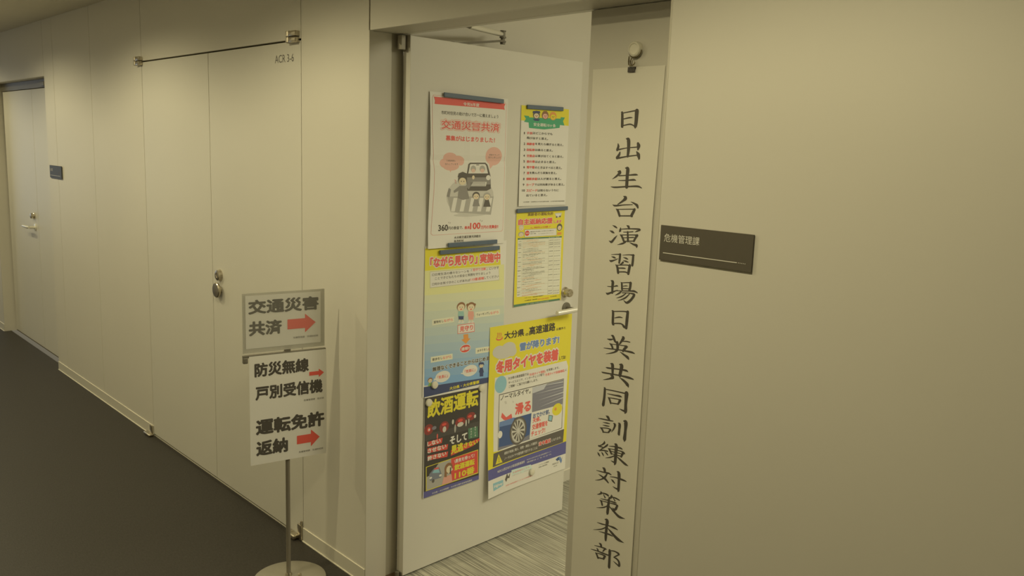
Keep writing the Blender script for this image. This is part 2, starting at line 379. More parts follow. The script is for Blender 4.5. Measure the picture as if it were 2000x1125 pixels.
# ---- open door with lever (its posters are things of their own)
HX, HY, ANG = -2.5708, .1435, math.radians(92.436)
d1 = empty('door_1', (HX, HY, 0), ANG, kind='structure', label='open cream door with posters and lever handle', cat='door')
DW = .965
obj('leaf', add_box(newbm(), 0, DW, .0002, .040, .008, H-.005, .0012), M_DOOR, d1)
def dl(s, n, z): return (s, -n, z)
g = newbm(); add_box(g, -.0015, .001, .0005, .041, 2.040, H-.002, .0005); add_lathe(g, [(.006, 2.045), (.006, 2.097)], (-.008, .03, 0), 'z', 14)
add_box(g, -.028, -.010, .016, .040, 2.045, 2.095, .001)
obj('pivot_hinge', g, mat('hinge_cover', (.42, .39, .32), .55), d1)
g = newbm(); add_box(g, -.004, .03, .004, .036, .004, .02, .001); add_lathe(g, [(.009, .0045), (.009, .022)], (-.012, .02, 0), 'z', 16); obj('floor_pivot', g, M_STEEL, d1)
g = newbm(); add_lathe(g, [(.024, 0), (.024, -.004), (.021, -.007), (.0185, -.010), (.0185, -.034), (.0165, -.037), (.0105, -.0372), (.0095, -.0355), (.0035, -.0355), (.003, -.037)], (.912, 0, 1.071), 'y'); obj('lock', g, M_CHROME, d1, smooth=True)
g = newbm(); add_lathe(g, [(.027, 0), (.027, -.005), (.024, -.008)], (.925, 0, .996), 'y'); add_lathe(g, [(.010, -.006), (.0095, -.050)], (.925, 0, .996), 'y', 20)
obj('handle_rose', g, M_STEEL, d1, smooth=True)
g = newbm(); add_tube(g, [(.948, -.055, .996), (.945, -.055, .996), (.806, -.055, .994), (.802, -.055, .994)], [.009, .0115, .0115, .009], 20); obj('lever_handle', g, M_ALU, d1, smooth=True)
box('latch_plate', DW-.0005, DW+.001, .01, .03, .95, 1.12, M_CHROME, d1)

# door closer: body on the hidden face, arms reaching over the top of the door
cl = empty('door_closer', (HX, HY, 0), 0, label='grey two-arm door closer above the open door', cat='door closer')
def flat_arm(a, b, w, t):
    a, b = Vector(a), Vector(b); d = (b-a).normalized(); s = d.cross(Vector((0, 0, 1))).normalized()*w/2; u = Vector((0, 0, t/2)); bm = newbm()
    vs = [bm.verts.new(p+q*s+r*u) for p in (a, b) for q in (-1, 1) for r in (-1, 1)]
    bmesh.ops.convex_hull(bm, input=vs); return bm
def loc(p): return (p[0]-HX, p[1]-HY, p[2])
Jn = (-2.72, .725, 2.150)
g = newbm(); bx = add_box(g, .12, .36, .041, .0815, 2.02, 2.085, .006)
bmesh.ops.rotate(g, cent=(0, 0, 0), matrix=Matrix.Rotation(ANG, 3, 'Z'), verts=g.verts[:]); obj('body', g, M_STEEL, cl)
g = newbm(); add_lathe(g, [(.012, 2.06), (.012, 2.106)], loc((-2.655, .40, 0)), 'z', 16)
b3 = flat_arm(loc((-2.655, .37, 2.092)), loc(Jn), .024, .009); tm = bpy.data.meshes.new('x'); b3.to_mesh(tm); b3.free(); g.from_mesh(tm); bpy.data.meshes.remove(tm)
obj('main_arm', g, M_STEEL, cl)
a, b = Vector(loc((-2.72, .715, 2.176))), Vector(loc((-2.50, .20, 2.158)))
g = newbm(); add_tube(g, [a, a.lerp(b, .52)], .0105, 18); obj('link_sleeve', g, M_ALU, cl, smooth=True)
g = newbm(); add_tube(g, [a.lerp(b, .5), a.lerp(b, .66)], .0085, 14); add_tube(g, [a.lerp(b, .6), b], .0045, 10); obj('link_rod', g, M_STEEL, cl, smooth=True)
g = newbm()
add_lathe(g, [(.011, 2.136), (.011, 2.143), (.014, 2.144), (.014, 2.149), (.009, 2.150), (.009, 2.160), (.014, 2.161), (.014, 2.166), (.010, 2.167), (.010, 2.186), (.013, 2.187), (.013, 2.191)], loc((-2.72, .725, 0)), 'z', 18)
obj('joint', g, M_STEEL, cl, smooth=True)
g = newbm(); add_box(g, .04, .10, .008, .07, 2.14, 2.17, .003); obj('bracket', g, M_STEEL, cl)
BRUSH = [
 ('日', [[-550,18128,20,-507,18099,87,-483,17764,100,-473,17742,57],[-508,18110,28,-70,18172,36,2,18171,66],[3,18160,137,0,17886,120,-19,17754,109,-21,17710,40],[-444,17954,28,-243,17986,41,-142,17986,18],[-431,17776,32,-201,17809,40,-68,17765,32]]),
 ('出', [[-324,17419,14,-233,17376,124,-211,17154,110,-225,16941,82],[-595,17263,41,-581,17191,83,-614,17104,82],[-619,17100,47,-270,17163,27,74,17193,31],[109,17288,83,134,17227,125,121,17139,68],[-511,17039,41,-536,16966,80,-604,16885,90],[-603,16869,51,-225,16934,36,90,16972,31],[83,17067,38,146,16984,115,175,16897,79,168,16874,45]]),
 ('生', [[-562,16500,18,-472,16488,113,-569,16386,59,-728,16287,16],[-495,16389,32,-216,16413,32,72,16443,54,164,16438,22],[-500,16257,23,-235,16272,32,24,16300,54,112,16289,23],[-289,16613,19,-199,16582,126,-200,16391,111,-199,16097,111],[-764,16067,18,-606,16061,46,-194,16102,41,181,16129,54,326,16092,28]]),
 ('台', [[-292,15829,21,-215,15781,116,-326,15683,62,-483,15592,25],[-668,15568,15,-570,15545,51,-245,15590,32,45,15617,23],[-18,15692,14,101,15655,49,205,15606,83,238,15552,61],[-534,15457,22,-464,15409,80,-395,15276,76],[-503,15448,23,26,15491,27,113,15486,59],[127,15487,83,76,15393,89,33,15310,87,75,15291,25],[-386,15273,32,53,15307,36]]),
 ('演', [[-628,14984,15,-529,14953,56,-467,14928,36],[-726,14826,15,-624,14798,66,-562,14776,36],[-727,14530,20,-634,14512,73,-535,14615,60,-437,14718,11],[-116,15024,20,-49,14995,76,-29,14952,69],[-332,14936,30,-342,14866,76,-369,14828,28],[-330,14901,23,-22,14941,32,324,14961,45,369,14935,25],[369,14935,27,271,14904,42,193,14869,14],[-221,14831,18,-45,14847,27,123,14874,27],[-334,14746,22,-265,14700,68,-188,14580,70],[-304,14742,23,135,14784,27,251,14784,55],[280,14786,69,214,14700,70,171,14616,61],[-209,14670,23,155,14717,32],[-187,14573,28,177,14617,32],[-68,14845,59,-41,14595,76],[-113,14565,39,-227,14507,52,-418,14452,9],[11,14566,15,154,14523,53,272,14501,83,275,14456,40]]),
 ('習', [[-618,14149,14,-414,14179,28,-279,14188,51],[-294,14186,77,-300,14057,77,-313,13950,65],[-605,14092,15,-513,14079,54,-451,14067,25],[-674,13978,21,-612,13962,61,-463,14015,33,-360,14062,14],[-204,14180,14,30,14216,28,200,14219,51],[177,14216,75,173,14066,81,162,13938,81],[-170,14119,15,-65,14103,49,-4,14087,25],[-169,14030,14,-73,14019,48,16,14006,24],[-190,13988,23,-174,13974,58,-273,13897,36],[-438,13877,23,-374,13826,78,-332,13667,85],[-392,13871,23,-37,13919,28,68,13903,58],[76,13916,87,55,13798,93,34,13679,87,26,13659,40],[-312,13798,33,-148,13814,42,-74,13816,23],[-334,13683,33,-81,13715,38,24,13689,45]]),
 ('場', [[-580,13404,22,-510,13366,104,-513,13223,92,-510,13057,67],[-697,13216,19,-507,13236,28,-358,13281,42,-312,13271,20],[-740,13024,21,-676,13004,61,-497,13083,48,-319,13161,19],[-210,13402,23,-177,13365,66,-157,13215,72],[-185,13392,23,50,13431,28,154,13429,62],[139,13427,88,133,13314,81,110,13218,75],[-119,13302,19,-31,13326,28,43,13330,14],[-159,13231,28,92,13258,28],[-378,13136,19,68,13193,33,272,13218,57,396,13190,30],[-168,13154,35,-253,13083,49,-385,13009,15],[-135,13112,28,72,13138,24,263,13136,54,286,13104,78,201,12975,73,90,12876,72,18,12853,55,-75,12905,17],[-15,13106,30,-157,13003,43,-348,12927,12],[118,13114,30,-36,12974,48,-283,12859,12]]),
 ('日', [[-489,12535,24,-440,12495,86,-428,12186,93,-385,12145,42],[-458,12521,28,-38,12590,33,97,12584,64],[96,12595,94,82,12369,106,70,12130,89],[-369,12345,23,-205,12396,42,-90,12399,24],[-418,12176,33,-132,12218,40,-7,12152,83,70,12130,37]]),
 ('英', [[-470,11817,16,-392,11796,84,-323,11688,80,-273,11637,43],[-601,11684,20,-492,11687,53,-356,11730,23],[-45,11853,36,-13,11818,103,-108,11669,60,-149,11613,27],[-36,11718,19,112,11747,34,232,11746,30],[-509,11568,23,-435,11534,73,-383,11447,69],[-484,11561,20,-27,11600,24,93,11600,60,153,11600,30],[123,11594,76,40,11506,79,-1,11438,60],[-228,11646,93,-204,11530,98,-222,11430,81,-344,11333,42,-632,11232,12],[-716,11394,15,-474,11417,34,-108,11453,34,281,11470,59,415,11457,30],[-104,11398,17,52,11341,61,175,11294,91,214,11254,48]]),
 ('共', [[-436,10989,23,-363,10956,120,-347,10825,94,-337,10681,75],[-109,11027,22,-23,11004,136,-37,10868,113,-69,10711,107],[-597,10833,21,-503,10836,50,-166,10877,35,136,10901,60,218,10880,27],[-759,10662,16,-649,10662,46,-154,10702,40,239,10717,71,424,10706,36],[-396,10639,42,-316,10600,98,-481,10514,43,-681,10445,12],[-73,10647,17,98,10584,81,224,10504,108,264,10448,43]]),
 ('同', [[-634,10216,26,-600,10179,83,-605,9930,88,-630,9699,107,-628,9663,45],[-600,10179,31,-211,10209,36,124,10227,40,214,10236,74],[214,10236,144,205,9931,103,213,9738,115,195,9649,41],[216,9703,91,100,9710,49,-24,9727,11],[-498,10067,16,-264,10081,36,-50,10100,61,42,10098,26],[-459,9960,25,-402,9917,71,-355,9817,65],[-427,9960,25,-135,9994,31,-11,9987,53],[-5,9989,77,-51,9904,67,-78,9849,45],[-355,9822,30,-79,9856,35]]),
 ('訓', [[-505,9392,18,-427,9365,94,-374,9317,71],[-791,9237,16,-648,9257,37,-396,9281,42,-225,9301,26],[-604,9168,13,-453,9183,42,-343,9193,21],[-604,9080,13,-478,9094,42,-359,9109,21],[-700,8979,25,-627,8949,65,-575,8887,59],[-677,8980,25,-442,9029,31,-300,9025,49],[-300,9017,62,-372,8930,52],[-590,8871,36,-365,8915,30],[-205,9237,24,-148,9215,83,-180,9095,51,-264,8960,11],[-24,9297,25,25,9261,101,21,9099,80,14,8974,86],[158,9407,23,245,9381,138,247,9137,91,234,8899,116,230,8825,43]]),
 ('練', [[-512,8606,32,-509,8556,65,-614,8463,34,-723,8406,19],[-723,8406,51,-611,8406,39,-531,8411,27],[-381,8542,46,-425,8492,54,-561,8377,34,-682,8278,15],[-682,8278,40,-525,8324,36,-367,8340,43],[-748,8196,17,-706,8157,67,-665,8118,47],[-600,8247,16,-556,8214,53,-521,8168,40],[-475,8301,16,-410,8269,51,-360,8234,39],[-316,8516,15,-100,8560,36,116,8573,55,172,8557,30],[-121,8637,25,-56,8598,129,-55,8361,107,-62,8109,100,-77,8016,37],[-51,8087,71,-145,8084,40,-224,8098,12],[-348,8431,25,-292,8404,72,-223,8312,66],[-326,8437,21,61,8482,32,215,8477,57,262,8454,49],[215,8465,76,175,8391,78,149,8322,57],[-243,8376,27,127,8415,31],[-223,8312,27,133,8337,32],[-96,8286,33,-246,8192,38,-441,8116,10],[-18,8285,25,141,8220,67,299,8156,78,422,8131,17]]),
 ('対', [[-527,7785,19,-455,7762,101,-424,7682,88],[-752,7631,17,-511,7655,38,-290,7686,55,-185,7673,30],[-336,7659,44,-422,7517,65,-590,7392,33,-780,7314,12],[-665,7538,15,-534,7512,50,-386,7465,77,-277,7398,46],[-221,7601,16,-35,7640,32,243,7653,61,387,7649,28],[29,7836,25,103,7796,117,119,7563,95,119,7311,94,110,7253,37],[119,7311,75,3,7319,42,-102,7340,12],[-169,7534,19,-104,7504,65,-39,7462,39]]),
 ('策', [[-549,7028,27,-515,7000,70,-592,6936,38,-677,6900,12],[-515,7000,27,-372,7022,46,-259,7009,63,-248,6987,34],[-433,6976,27,-364,6909,54],[-127,7065,26,-118,7018,79,-190,6929,44,-266,6866,19],[-117,7005,28,39,7020,46,181,7004,36],[-52,6989,27,14,6935,46],[-526,6817,17,-296,6848,33,-13,6875,44,80,6881,22],[-202,6951,57,-226,6662,102,-239,6477,96,-251,6422,43],[-554,6760,26,-497,6736,69,-459,6646,69],[-531,6758,22,-197,6799,28,53,6829,45,132,6815,43],[116,6818,63,76,6715,76,19,6644,55],[18,6656,63,-62,6680,25],[-238,6696,37,-406,6579,38,-675,6481,10],[-183,6689,26,7,6589,78,200,6504,86,422,6515,14]]),
 ('本', [[-322,6235,23,-232,6215,126,-240,6023,102,-249,5734,102,-249,5603,73],[-611,6031,16,-433,6048,42,-200,6085,31,32,6098,65,176,6086,28],[-268,6001,38,-451,5874,35,-744,5755,9],[-528,5779,13,-328,5805,37,-124,5829,54,7,5823,28],[-195,6004,25,-13,5905,86,196,5807,106,440,5777,14]]),
 ('部', [[-495,5415,18,-425,5393,91,-400,5331,65],[-666,5277,16,-443,5314,37,-266,5334,49,-192,5332,23],[-563,5220,33,-525,5187,66,-498,5149,33],[-250,5317,56,-305,5248,43,-331,5201,20],[-792,5107,16,-582,5140,33,-314,5160,49,-94,5179,38],[-613,5063,26,-559,5028,66,-502,4942,73],[-583,5067,21,-369,5102,38,-221,5101,51],[-235,5100,68,-274,5019,70,-286,4974,34],[-509,4951,37,-287,4990,37],[-97,5352,25,-66,5328,105,-58,5093,85,-55,4831,92,-47,4806,44],[-47,5348,25,125,5390,37,270,5376,65,300,5348,31],[286,5347,33,177,5257,38,101,5191,30],[109,5195,29,226,5182,60,301,5129,76,322,5042,84,310,5002,54,207,5032,42,89,5068,12]]),
]
POSTERS = {
 'insurance': [
  ('P',[10.6,22.6,17.2,12.3,392.2,14.1,403.9,23.9,404.0,530.9,396.1,537.6,23.7,536.9,14.5,531.1,22.7,359.6,22.4,295.9,15.8,253.7,8.8,138.9],'red',1),
  ('P',[11.3,23.0,17.9,13.1,391.4,15.0,402.8,24.6,402.9,530.2,395.3,536.7,24.4,536.2,15.4,530.6,23.7,359.6,23.4,295.8,16.8,253.7,9.7,138.8],'paper',2),
  ('P',[20.8,18.3,384.3,17.9,393.6,44.1,27.0,44.7],'red2',3),
  ('P',[18.0,17.4,26.3,21.0,29.4,32.1,26.9,43.6,21.5,45.0,23.9,32.5],'red2',4),
  ('P',[385.9,17.8,395.8,22.8,389.8,33.2,393.6,45.3,385.5,44.6,380.2,32.7],'red2',4),
  ('T','令和6年度',167.3,28.7,85.1,13.4,'paper',0.02,5),
  ('T','市町村住民の助け合いで万一に備えましょう',55.5,67.0,303.3,14.0,'k',0.012,4),
  ('T','交通災害共済',48.3,94.9,327.8,45.4,'pink',0.11,3),
  ('T','交通災害共済',51.1,97.6,321.8,40.0,'paper',0.06,4),
  ('T','交通災害共済',55.3,100.4,312.9,34.6,'red2',0.022,5),
  ('T','募集がはじまりました！',79.3,157.7,264.0,20.7,'red2',0.03,4),
  ('E',104.6,241.5,35.9,19.3,'pink',3),
  ('E',80.1,263.3,29.9,18.2,'pink',3),
  ('E',144.8,251.6,36.6,18.4,'pink',3),
  ('E',109.3,273.7,43.3,17.2,'pink',3),
  ('E',159.5,256.8,20.6,14.1,'pink',3),
  ('P',[98.4,281.9,116.5,284.4,107.5,297.9],'pink',3),
  ('T','交通指導員も',86.8,249.7,48.3,7.0,'dk',0.0,4),
  ('T','加入しています',78.6,262.3,70.1,7.5,'dk',0.0,4),
  ('E',340.1,231.5,46.0,36.6,'pink',3),
  ('P',[315.7,262.8,339.6,266.4,320.5,282.4],'pink',3),
  ('T','家族そろって',314.2,222.7,57.2,7.3,'dk',0.0,4),
  ('T','加入しましょう',309.9,232.5,68.4,7.9,'dk',0.0,4),
  ('E',217.6,391.8,127.5,76.9,'g3',3),
  ('P',[94.4,389.9,345.1,393.2,332.3,467.4,114.3,450.2],'g2',4),
  ('P',[127.2,395.8,147.8,396.1,134.8,449.1,114.3,448.6],'paper',5),
  ('P',[173.0,396.4,193.9,396.7,180.8,450.3,159.9,449.8],'paper',5),
  ('P',[219.7,397.1,241.0,397.4,227.8,451.5,206.4,451.0],'paper',5),
  ('P',[267.3,397.8,289.1,398.1,275.7,452.8,253.9,452.2],'paper',5),
  ('P',[315.9,398.5,338.1,398.8,324.5,454.0,302.3,453.5],'paper',5),
  ('E',216.9,464.1,87.6,6.7,'g3',3),
  ('P',[200.6,266.0,209.4,259.3,295.9,258.0,306.4,265.7,324.0,310.6,327.8,361.6,304.4,370.0,196.7,369.0,191.1,316.6],'dk',5),
  ('P',[208.2,268.1,214.1,264.7,292.2,263.7,298.7,269.2,309.4,300.5,200.3,301.2],'paper',6),
  ('P',[194.9,316.6,323.5,316.3,324.7,344.6,195.9,344.2],'g1',6),
  ('P',[206.8,334.2,303.0,334.4,299.7,351.3,211.2,350.9],'paper',7),
  ('P',[212.2,336.8,296.8,336.8,296.8,338.5,212.2,338.5],'dk',8),
  ('P',[212.4,341.8,297.0,341.8,297.0,343.5,212.4,343.5],'dk',8),
  ('P',[212.6,346.9,297.2,346.9,297.2,348.5,212.6,348.5],'dk',8),
  ('E',311.7,317.4,12.6,10.2,'paper',7),
  ('P',[188.8,357.9,207.6,358.0,208.0,369.1,189.2,369.0],'dk',6),
  ('P',[288.2,356.9,311.7,355.9,312.2,367.2,292.7,369.9],'dk',6),
  ('E',227.7,283.3,15.2,13.3,'g2',7),
  ('E',227.9,289.9,11.4,7.7,'pink2',8),
  ('E',277.5,282.8,15.5,13.4,'g2',7),
  ('E',277.8,289.5,11.6,7.8,'pink2',8),
  ('P',[244.6,266.1,259.9,266.1,259.9,268.9,244.6,268.9],'dk',7),
  ('P',[155.1,349.5,192.3,349.7,209.1,399.7,175.5,404.7,149.2,396.1],'g1',7),
  ('P',[188.6,349.7,228.9,316.5,236.8,324.8,204.1,363.6],'g1',7),
  ('P',[158.8,349.5,126.4,368.4,130.3,376.7,166.7,363.3],'g1',7),
  ('E',228.9,316.5,7.6,7.8,'skin',8),
  ('E',171.4,324.9,22.3,19.7,'dk',7),
  ('E',171.6,332.0,18.6,14.3,'skin',8),
  ('P',[146.7,316.7,151.3,301.5,171.8,294.8,192.8,301.2,198.6,316.6,172.4,312.3],'dk',9),
  ('E',165.6,332.0,2.2,2.2,'k',9),
  ('E',179.0,332.0,2.2,2.2,'k',9),
  ('P',[90.8,389.8,100.6,357.4,111.6,362.9,105.3,392.7],'g1',7),
  ('P',[127.2,324.9,137.5,327.6,137.6,329.8],'red',8),
  ('P',[128.9,332.0,137.7,333.1,137.7,335.3],'red',8),
  ('P',[132.0,339.6,139.3,337.4,139.3,339.6],'red',8),
  ('P',[238.1,400.8,256.6,401.1,268.9,431.1,228.2,430.2],'g1',7),
  ('E',246.9,388.2,20.3,14.8,'dk',7),
  ('E',247.0,392.2,15.7,11.4,'skin',8),
  ('E',240.5,391.5,1.8,1.9,'k',9),
  ('E',253.4,391.6,1.9,1.9,'k',9),
  ('P',[242.6,396.9,251.8,397.0,247.2,398.9],'red',9),
  ('P',[298.0,404.0,316.9,404.3,329.6,434.7,287.9,433.8],'dk',7),
  ('E',307.0,391.2,20.8,15.0,'g2',7),
  ('E',307.1,395.3,16.1,11.6,'skin',8),
  ('E',300.4,394.5,1.9,1.9,'k',9),
  ('E',313.6,394.7,1.9,1.9,'k',9),
  ('P',[302.5,400.0,312.0,400.1,307.3,402.1],'red',9),
  ('T','360',50.6,498.3,50.3,24.1,'k',0.03,4),
  ('T','円の掛金で、',102.4,506.2,78.3,13.3,'k',0.02,4),
  ('T','最高',188.3,508.0,28.8,12.4,'red',0.02,4),
  ('T','100',218.4,496.3,57.2,26.1,'red',0.03,4),
  ('T','万円の見舞金!!',277.4,508.9,99.0,15.0,'red',0.03,4),
  ('P',[101.9,495.4,104.6,488.4,106.8,489.0],'k',4),
  ('P',[107.7,496.7,113.3,490.3,114.8,491.5],'k',4),
  ('P',[271.8,494.1,273.1,485.6,275.4,485.7],'k',4),
  ('P',[278.1,495.5,284.1,488.3,285.7,490.0],'k',4),
  ('T','大分県交通災害共済組合',134.3,545.8,144.6,10.7,'k',0.01,4),
  ('T','各市町村',133.2,560.2,51.5,9.5,'k',0.01,4),
 ],
 'rules': [
  ('P',[-7.2,-3.5,300.1,-2.1,305.8,79.9,0.1,69.7],'yel',1),
  ('P',[-0.3,62.0,149.0,66.6,305.2,71.7,305.8,79.9,180.2,78.9,84.6,87.9,1.6,99.3],'paper',2),
  ('P',[16.9,41.6,46.9,42.4,49.5,47.7,246.1,43.3,247.0,36.7,274.7,36.9,263.2,53.1,274.5,71.4,244.2,70.3,242.5,82.6,144.6,93.3,49.6,91.0,46.1,69.1,18.2,67.3,29.1,54.3],'grn',3),
  ('E',92.3,35.3,21.2,17.3,'dk',4),
  ('E',92.5,39.2,15.3,10.2,'skin',5),
  ('E',87.6,37.9,2.1,1.9,'k',6),
  ('E',97.0,37.4,2.1,1.9,'k',6),
  ('E',92.6,42.4,4.7,1.6,'red',6),
  ('E',147.1,33.9,21.7,17.5,'brn',4),
  ('E',147.3,37.9,15.6,10.4,'pink',5),
  ('E',142.4,36.6,2.2,1.9,'k',6),
  ('E',152.0,36.1,2.2,1.9,'k',6),
  ('E',147.5,41.1,4.8,1.6,'red',6),
  ('E',197.2,34.5,22.1,17.7,'org',4),
  ('E',197.4,38.5,16.0,10.5,'yel',5),
  ('E',192.3,37.2,2.2,1.9,'k',6),
  ('E',202.1,36.6,2.2,1.9,'k',6),
  ('E',197.5,41.7,4.9,1.6,'red',6),
  ('P',[71.4,20.7,111.4,18.4,116.6,26.0,67.1,28.8],'navy',6),
  ('P',[134.0,17.1,141.2,16.7,141.9,27.8,133.5,28.3],'brn',4),
  ('P',[149.6,16.2,156.8,15.8,158.7,26.9,151.5,27.3],'brn',4),
  ('P',[70.8,52.2,115.7,51.5,106.7,59.9,80.6,59.6],'navy',5),
  ('T','安全運転10ヶ条',76.8,67.6,140.1,14.4,'paper',0.02,5),
  ('T','1',20.7,108.6,4.6,9.4,'k',0.02,4),
  ('T','子供',36.8,107.0,35.8,11.0,'red2',0.03,4),
  ('T','はどこからでも',75.0,105.7,123.1,10.0,'k',0.015,4),
  ('T','2',20.7,152.5,9.2,9.4,'k',0.02,4),
  ('T','高齢者',39.2,151.2,49.9,11.1,'red2',0.03,4),
  ('T','を見たら横ぎると思え。',91.5,150.2,180.9,10.1,'k',0.015,4),
  ('T','3',22.1,176.9,9.2,9.5,'k',0.02,4),
  ('T','自転車',40.6,175.6,49.6,11.1,'red2',0.03,4),
  ('T','は曲ると思え。',92.5,175.4,112.6,10.1,'k',0.015,4),
  ('T','4',21.0,201.4,9.2,9.5,'k',0.02,4),
  ('T','交差点',41.9,200.5,50.1,11.2,'red2',0.03,4),
  ('T','は車が出てくると思え。',94.4,200.6,181.6,10.2,'k',0.015,4),
  ('T','5',22.3,225.1,9.3,9.5,'k',0.02,4),
  ('T','前の車',43.2,224.3,50.3,11.2,'red2',0.03,4),
  ('T','は止まると思え。',95.9,224.9,131.1,10.2,'k',0.015,4),
  ('T','6',23.6,248.9,9.3,9.5,'k',0.02,4),
  ('T','雨や雪',44.5,248.4,48.1,11.2,'red2',0.03,4),
  ('T','のときはすべると思え。',95.0,249.6,174.1,10.2,'k',0.015,4),
  ('T','7',24.9,273.6,9.3,9.6,'k',0.02,4),
  ('T','酒',45.8,272.4,15.2,11.2,'red2',0.03,4),
  ('T','を飲んだら家族を思え。',63.4,271.9,172.9,10.2,'k',0.015,4),
  ('T','8',23.9,298.3,9.3,9.6,'k',0.02,4),
  ('T','横断歩道',43.7,297.2,68.9,11.3,'red2',0.03,4),
  ('T','は人が渡ると思え。',115.0,297.0,152.1,10.3,'k',0.015,4),
  ('T','9',22.8,322.3,9.3,9.6,'k',0.02,4),
  ('T','カーブ',45.0,321.4,48.9,11.3,'red2',0.03,4),
  ('T','では対向車があると思え。',96.3,321.7,194.3,10.3,'k',0.015,4),
  ('T','10',19.5,346.3,17.5,9.6,'k',0.02,4),
  ('T','スピード',46.3,345.7,69.5,11.4,'red2',0.03,4),
  ('T','は知らないうちに',118.2,346.6,135.7,10.3,'k',0.015,4),
  ('T','飛び出すと思え。',37.9,126.9,133.4,10.4,'k',0.015,4),
  ('T','出ていると思え。',47.4,366.6,132.6,10.6,'k',0.015,4),
  ('T','大分県警察\u3000公益財団法人大分県交通安全協会\u3000大分県交通安全推進協議会',29.0,397.2,266.4,5.0,'dk',0.0,4),
 ],
 'support': [
  ('P',[-29.1,0.9,337.1,5.7,366.4,426.3,-25.6,423.4],'yel',1),
  ('T','高齢者の運転免許',69.3,13.6,163.6,14.1,'brn2',0.025,4),
  ('T','自主返納応援',10.1,36.3,220.9,29.7,'paper',0.09,3),
  ('T','自主返納応援',12.4,38.0,217.3,26.4,'red2',0.05,5),
  ('T','します',236.5,49.6,55.4,15.3,'paper',0.09,3),
  ('T','します',237.7,50.4,52.8,13.6,'red2',0.04,5),
  ('P',[241.6,20.2,289.3,18.1,284.0,34.1,255.7,40.9],'g3',3),
  ('P',[244.9,22.4,283.1,21.4,279.2,30.6,258.5,35.5],'paper',4),
  ('E',255.4,36.6,5.1,3.8,'dk',5),
  ('E',277.6,34.8,5.1,3.8,'dk',5),
  ('T','市町村による支援',110.7,74.0,89.5,7.1,'red',0.02,4),
  ('P',[91.3,74.3,106.6,80.6,105.0,83.0,89.2,79.9],'org',3),
  ('P',[220.0,75.9,206.6,82.1,204.0,80.3,216.1,74.1],'org',3),
  ('P',[53.3,84.2,258.6,86.3,260.7,118.2,55.1,117.0],'dk',2),
  ('P',[54.5,85.1,257.4,87.1,259.3,117.3,56.2,116.2],'paper',3),
  ('E',70.2,100.5,13.7,11.5,'red',4),
  ('T','注目',61.2,97.4,17.8,5.8,'paper',0.03,5),
  ('T','運転免許を自主返納した方が受けられる特典です。',89.4,93.1,150.8,4.6,'k',0.01,4),
  ('T','各窓口にご確認。',90.0,101.5,36.0,4.6,'k',0.01,4),
  ('T','詳しくは各自治体等へお問い合わせください。',141.4,104.1,99.5,3.4,'dk',0,4),
  ('E',32.3,75.2,15.2,12.2,'g3',3),
  ('E',32.5,78.5,11.7,9.0,'skin',4),
  ('E',32.6,102.9,17.6,10.6,'g2',4),
  ('E',32.8,105.7,12.3,8.2,'skin',5),
  ('E',277.6,82.8,18.0,16.2,'dk',3),
  ('E',277.8,85.8,12.2,9.4,'skin',4),
  ('P',[265.0,105.7,291.9,105.1,292.6,116.3,265.7,116.7],'org',4),
  ('E',28.4,79.1,1.1,1.0,'k',6),
  ('E',36.6,79.5,1.1,1.0,'k',6),
  ('E',32.7,83.0,2.3,0.8,'red',6),
  ('E',28.6,105.5,1.1,1.0,'k',6),
  ('E',36.8,105.9,1.1,1.0,'k',6),
  ('E',32.9,109.4,2.3,0.8,'red',6),
  ('E',273.2,85.6,1.2,1.0,'k',6),
  ('E',282.3,85.9,1.2,1.0,'k',6),
  ('E',278.0,89.6,2.6,0.9,'red',6),
  ('P',[12.5,119.0,296.3,123.3,296.7,129.3,12.8,125.5],'dgrn',3),
  ('T','市町村名',23.1,121.3,14.0,3.3,'paper',0.0,5),
  ('T','支\u3000援\u3000内\u3000容',112.1,122.4,27.3,3.3,'paper',0,5),
  ('T','問い合わせ先\u3000電話番号',210.5,124.1,69.9,3.4,'paper',0,5),
  ('P',[12.8,125.5,294.8,129.2,297.6,386.4,18.4,372.0],'cream',2),
  ('P',[12.8,125.9,294.9,131.1,295.0,131.7,12.8,126.5],'ln',3),
  ('T','大分市',17.6,132.2,17.8,3.7,'dk',0.01,4),
  ('T','デマンド交通利用券を交付する',46.9,129.5,96.0,3.3,'org',0,4),
  ('T','タクシー利用券の交付（満七十歳以上の方）',47.2,134.5,96.0,3.3,'org',0,4),
  ('T','デマンド交通利用券を交付する',47.5,139.9,139.2,3.3,'dk',0,4),
  ('T','危機管理課',212.6,136.2,26.5,3.4,'dk',0,4),
  ('T','097-587-1215',247.3,137.0,38.4,3.4,'dk',0,4),
  ('P',[13.1,140.6,295.2,146.5,295.3,147.1,13.1,141.2],'ln',3),
  ('T','別府市',17.6,143.1,17.8,3.7,'dk',0.01,4),
  ('T','タクシー利用券の交付（満七十歳以上の方）',47.2,144.9,139.2,3.3,'org',0,4),
  ('T','総務課',212.7,147.4,26.5,3.4,'dk',0,4),
  ('T','097-539-4141',247.5,148.3,38.5,3.4,'dk',0,4),
  ('P',[13.2,147.5,295.4,153.9,295.4,154.5,13.2,148.1],'ln',3),
  ('T','中津市',17.8,150.2,17.8,3.7,'dk',0.01,4),
  ('T','デマンド交通利用券を交付する',47.3,151.9,139.3,3.3,'org',0,4),
  ('T','危機管理課',212.9,154.9,26.5,3.4,'dk',0,4),
  ('T','097-570-7506',247.7,155.8,38.5,3.4,'dk',0,4),
  ('P',[13.3,154.9,295.5,161.6,295.6,162.2,13.3,155.4],'ln',3),
  ('T','日田市',18.1,161.1,17.8,3.7,'dk',0.01,4),
  ('T','路線バス・コミュニティバス回数券を交付',47.5,158.9,96.1,3.3,'org',0,4),
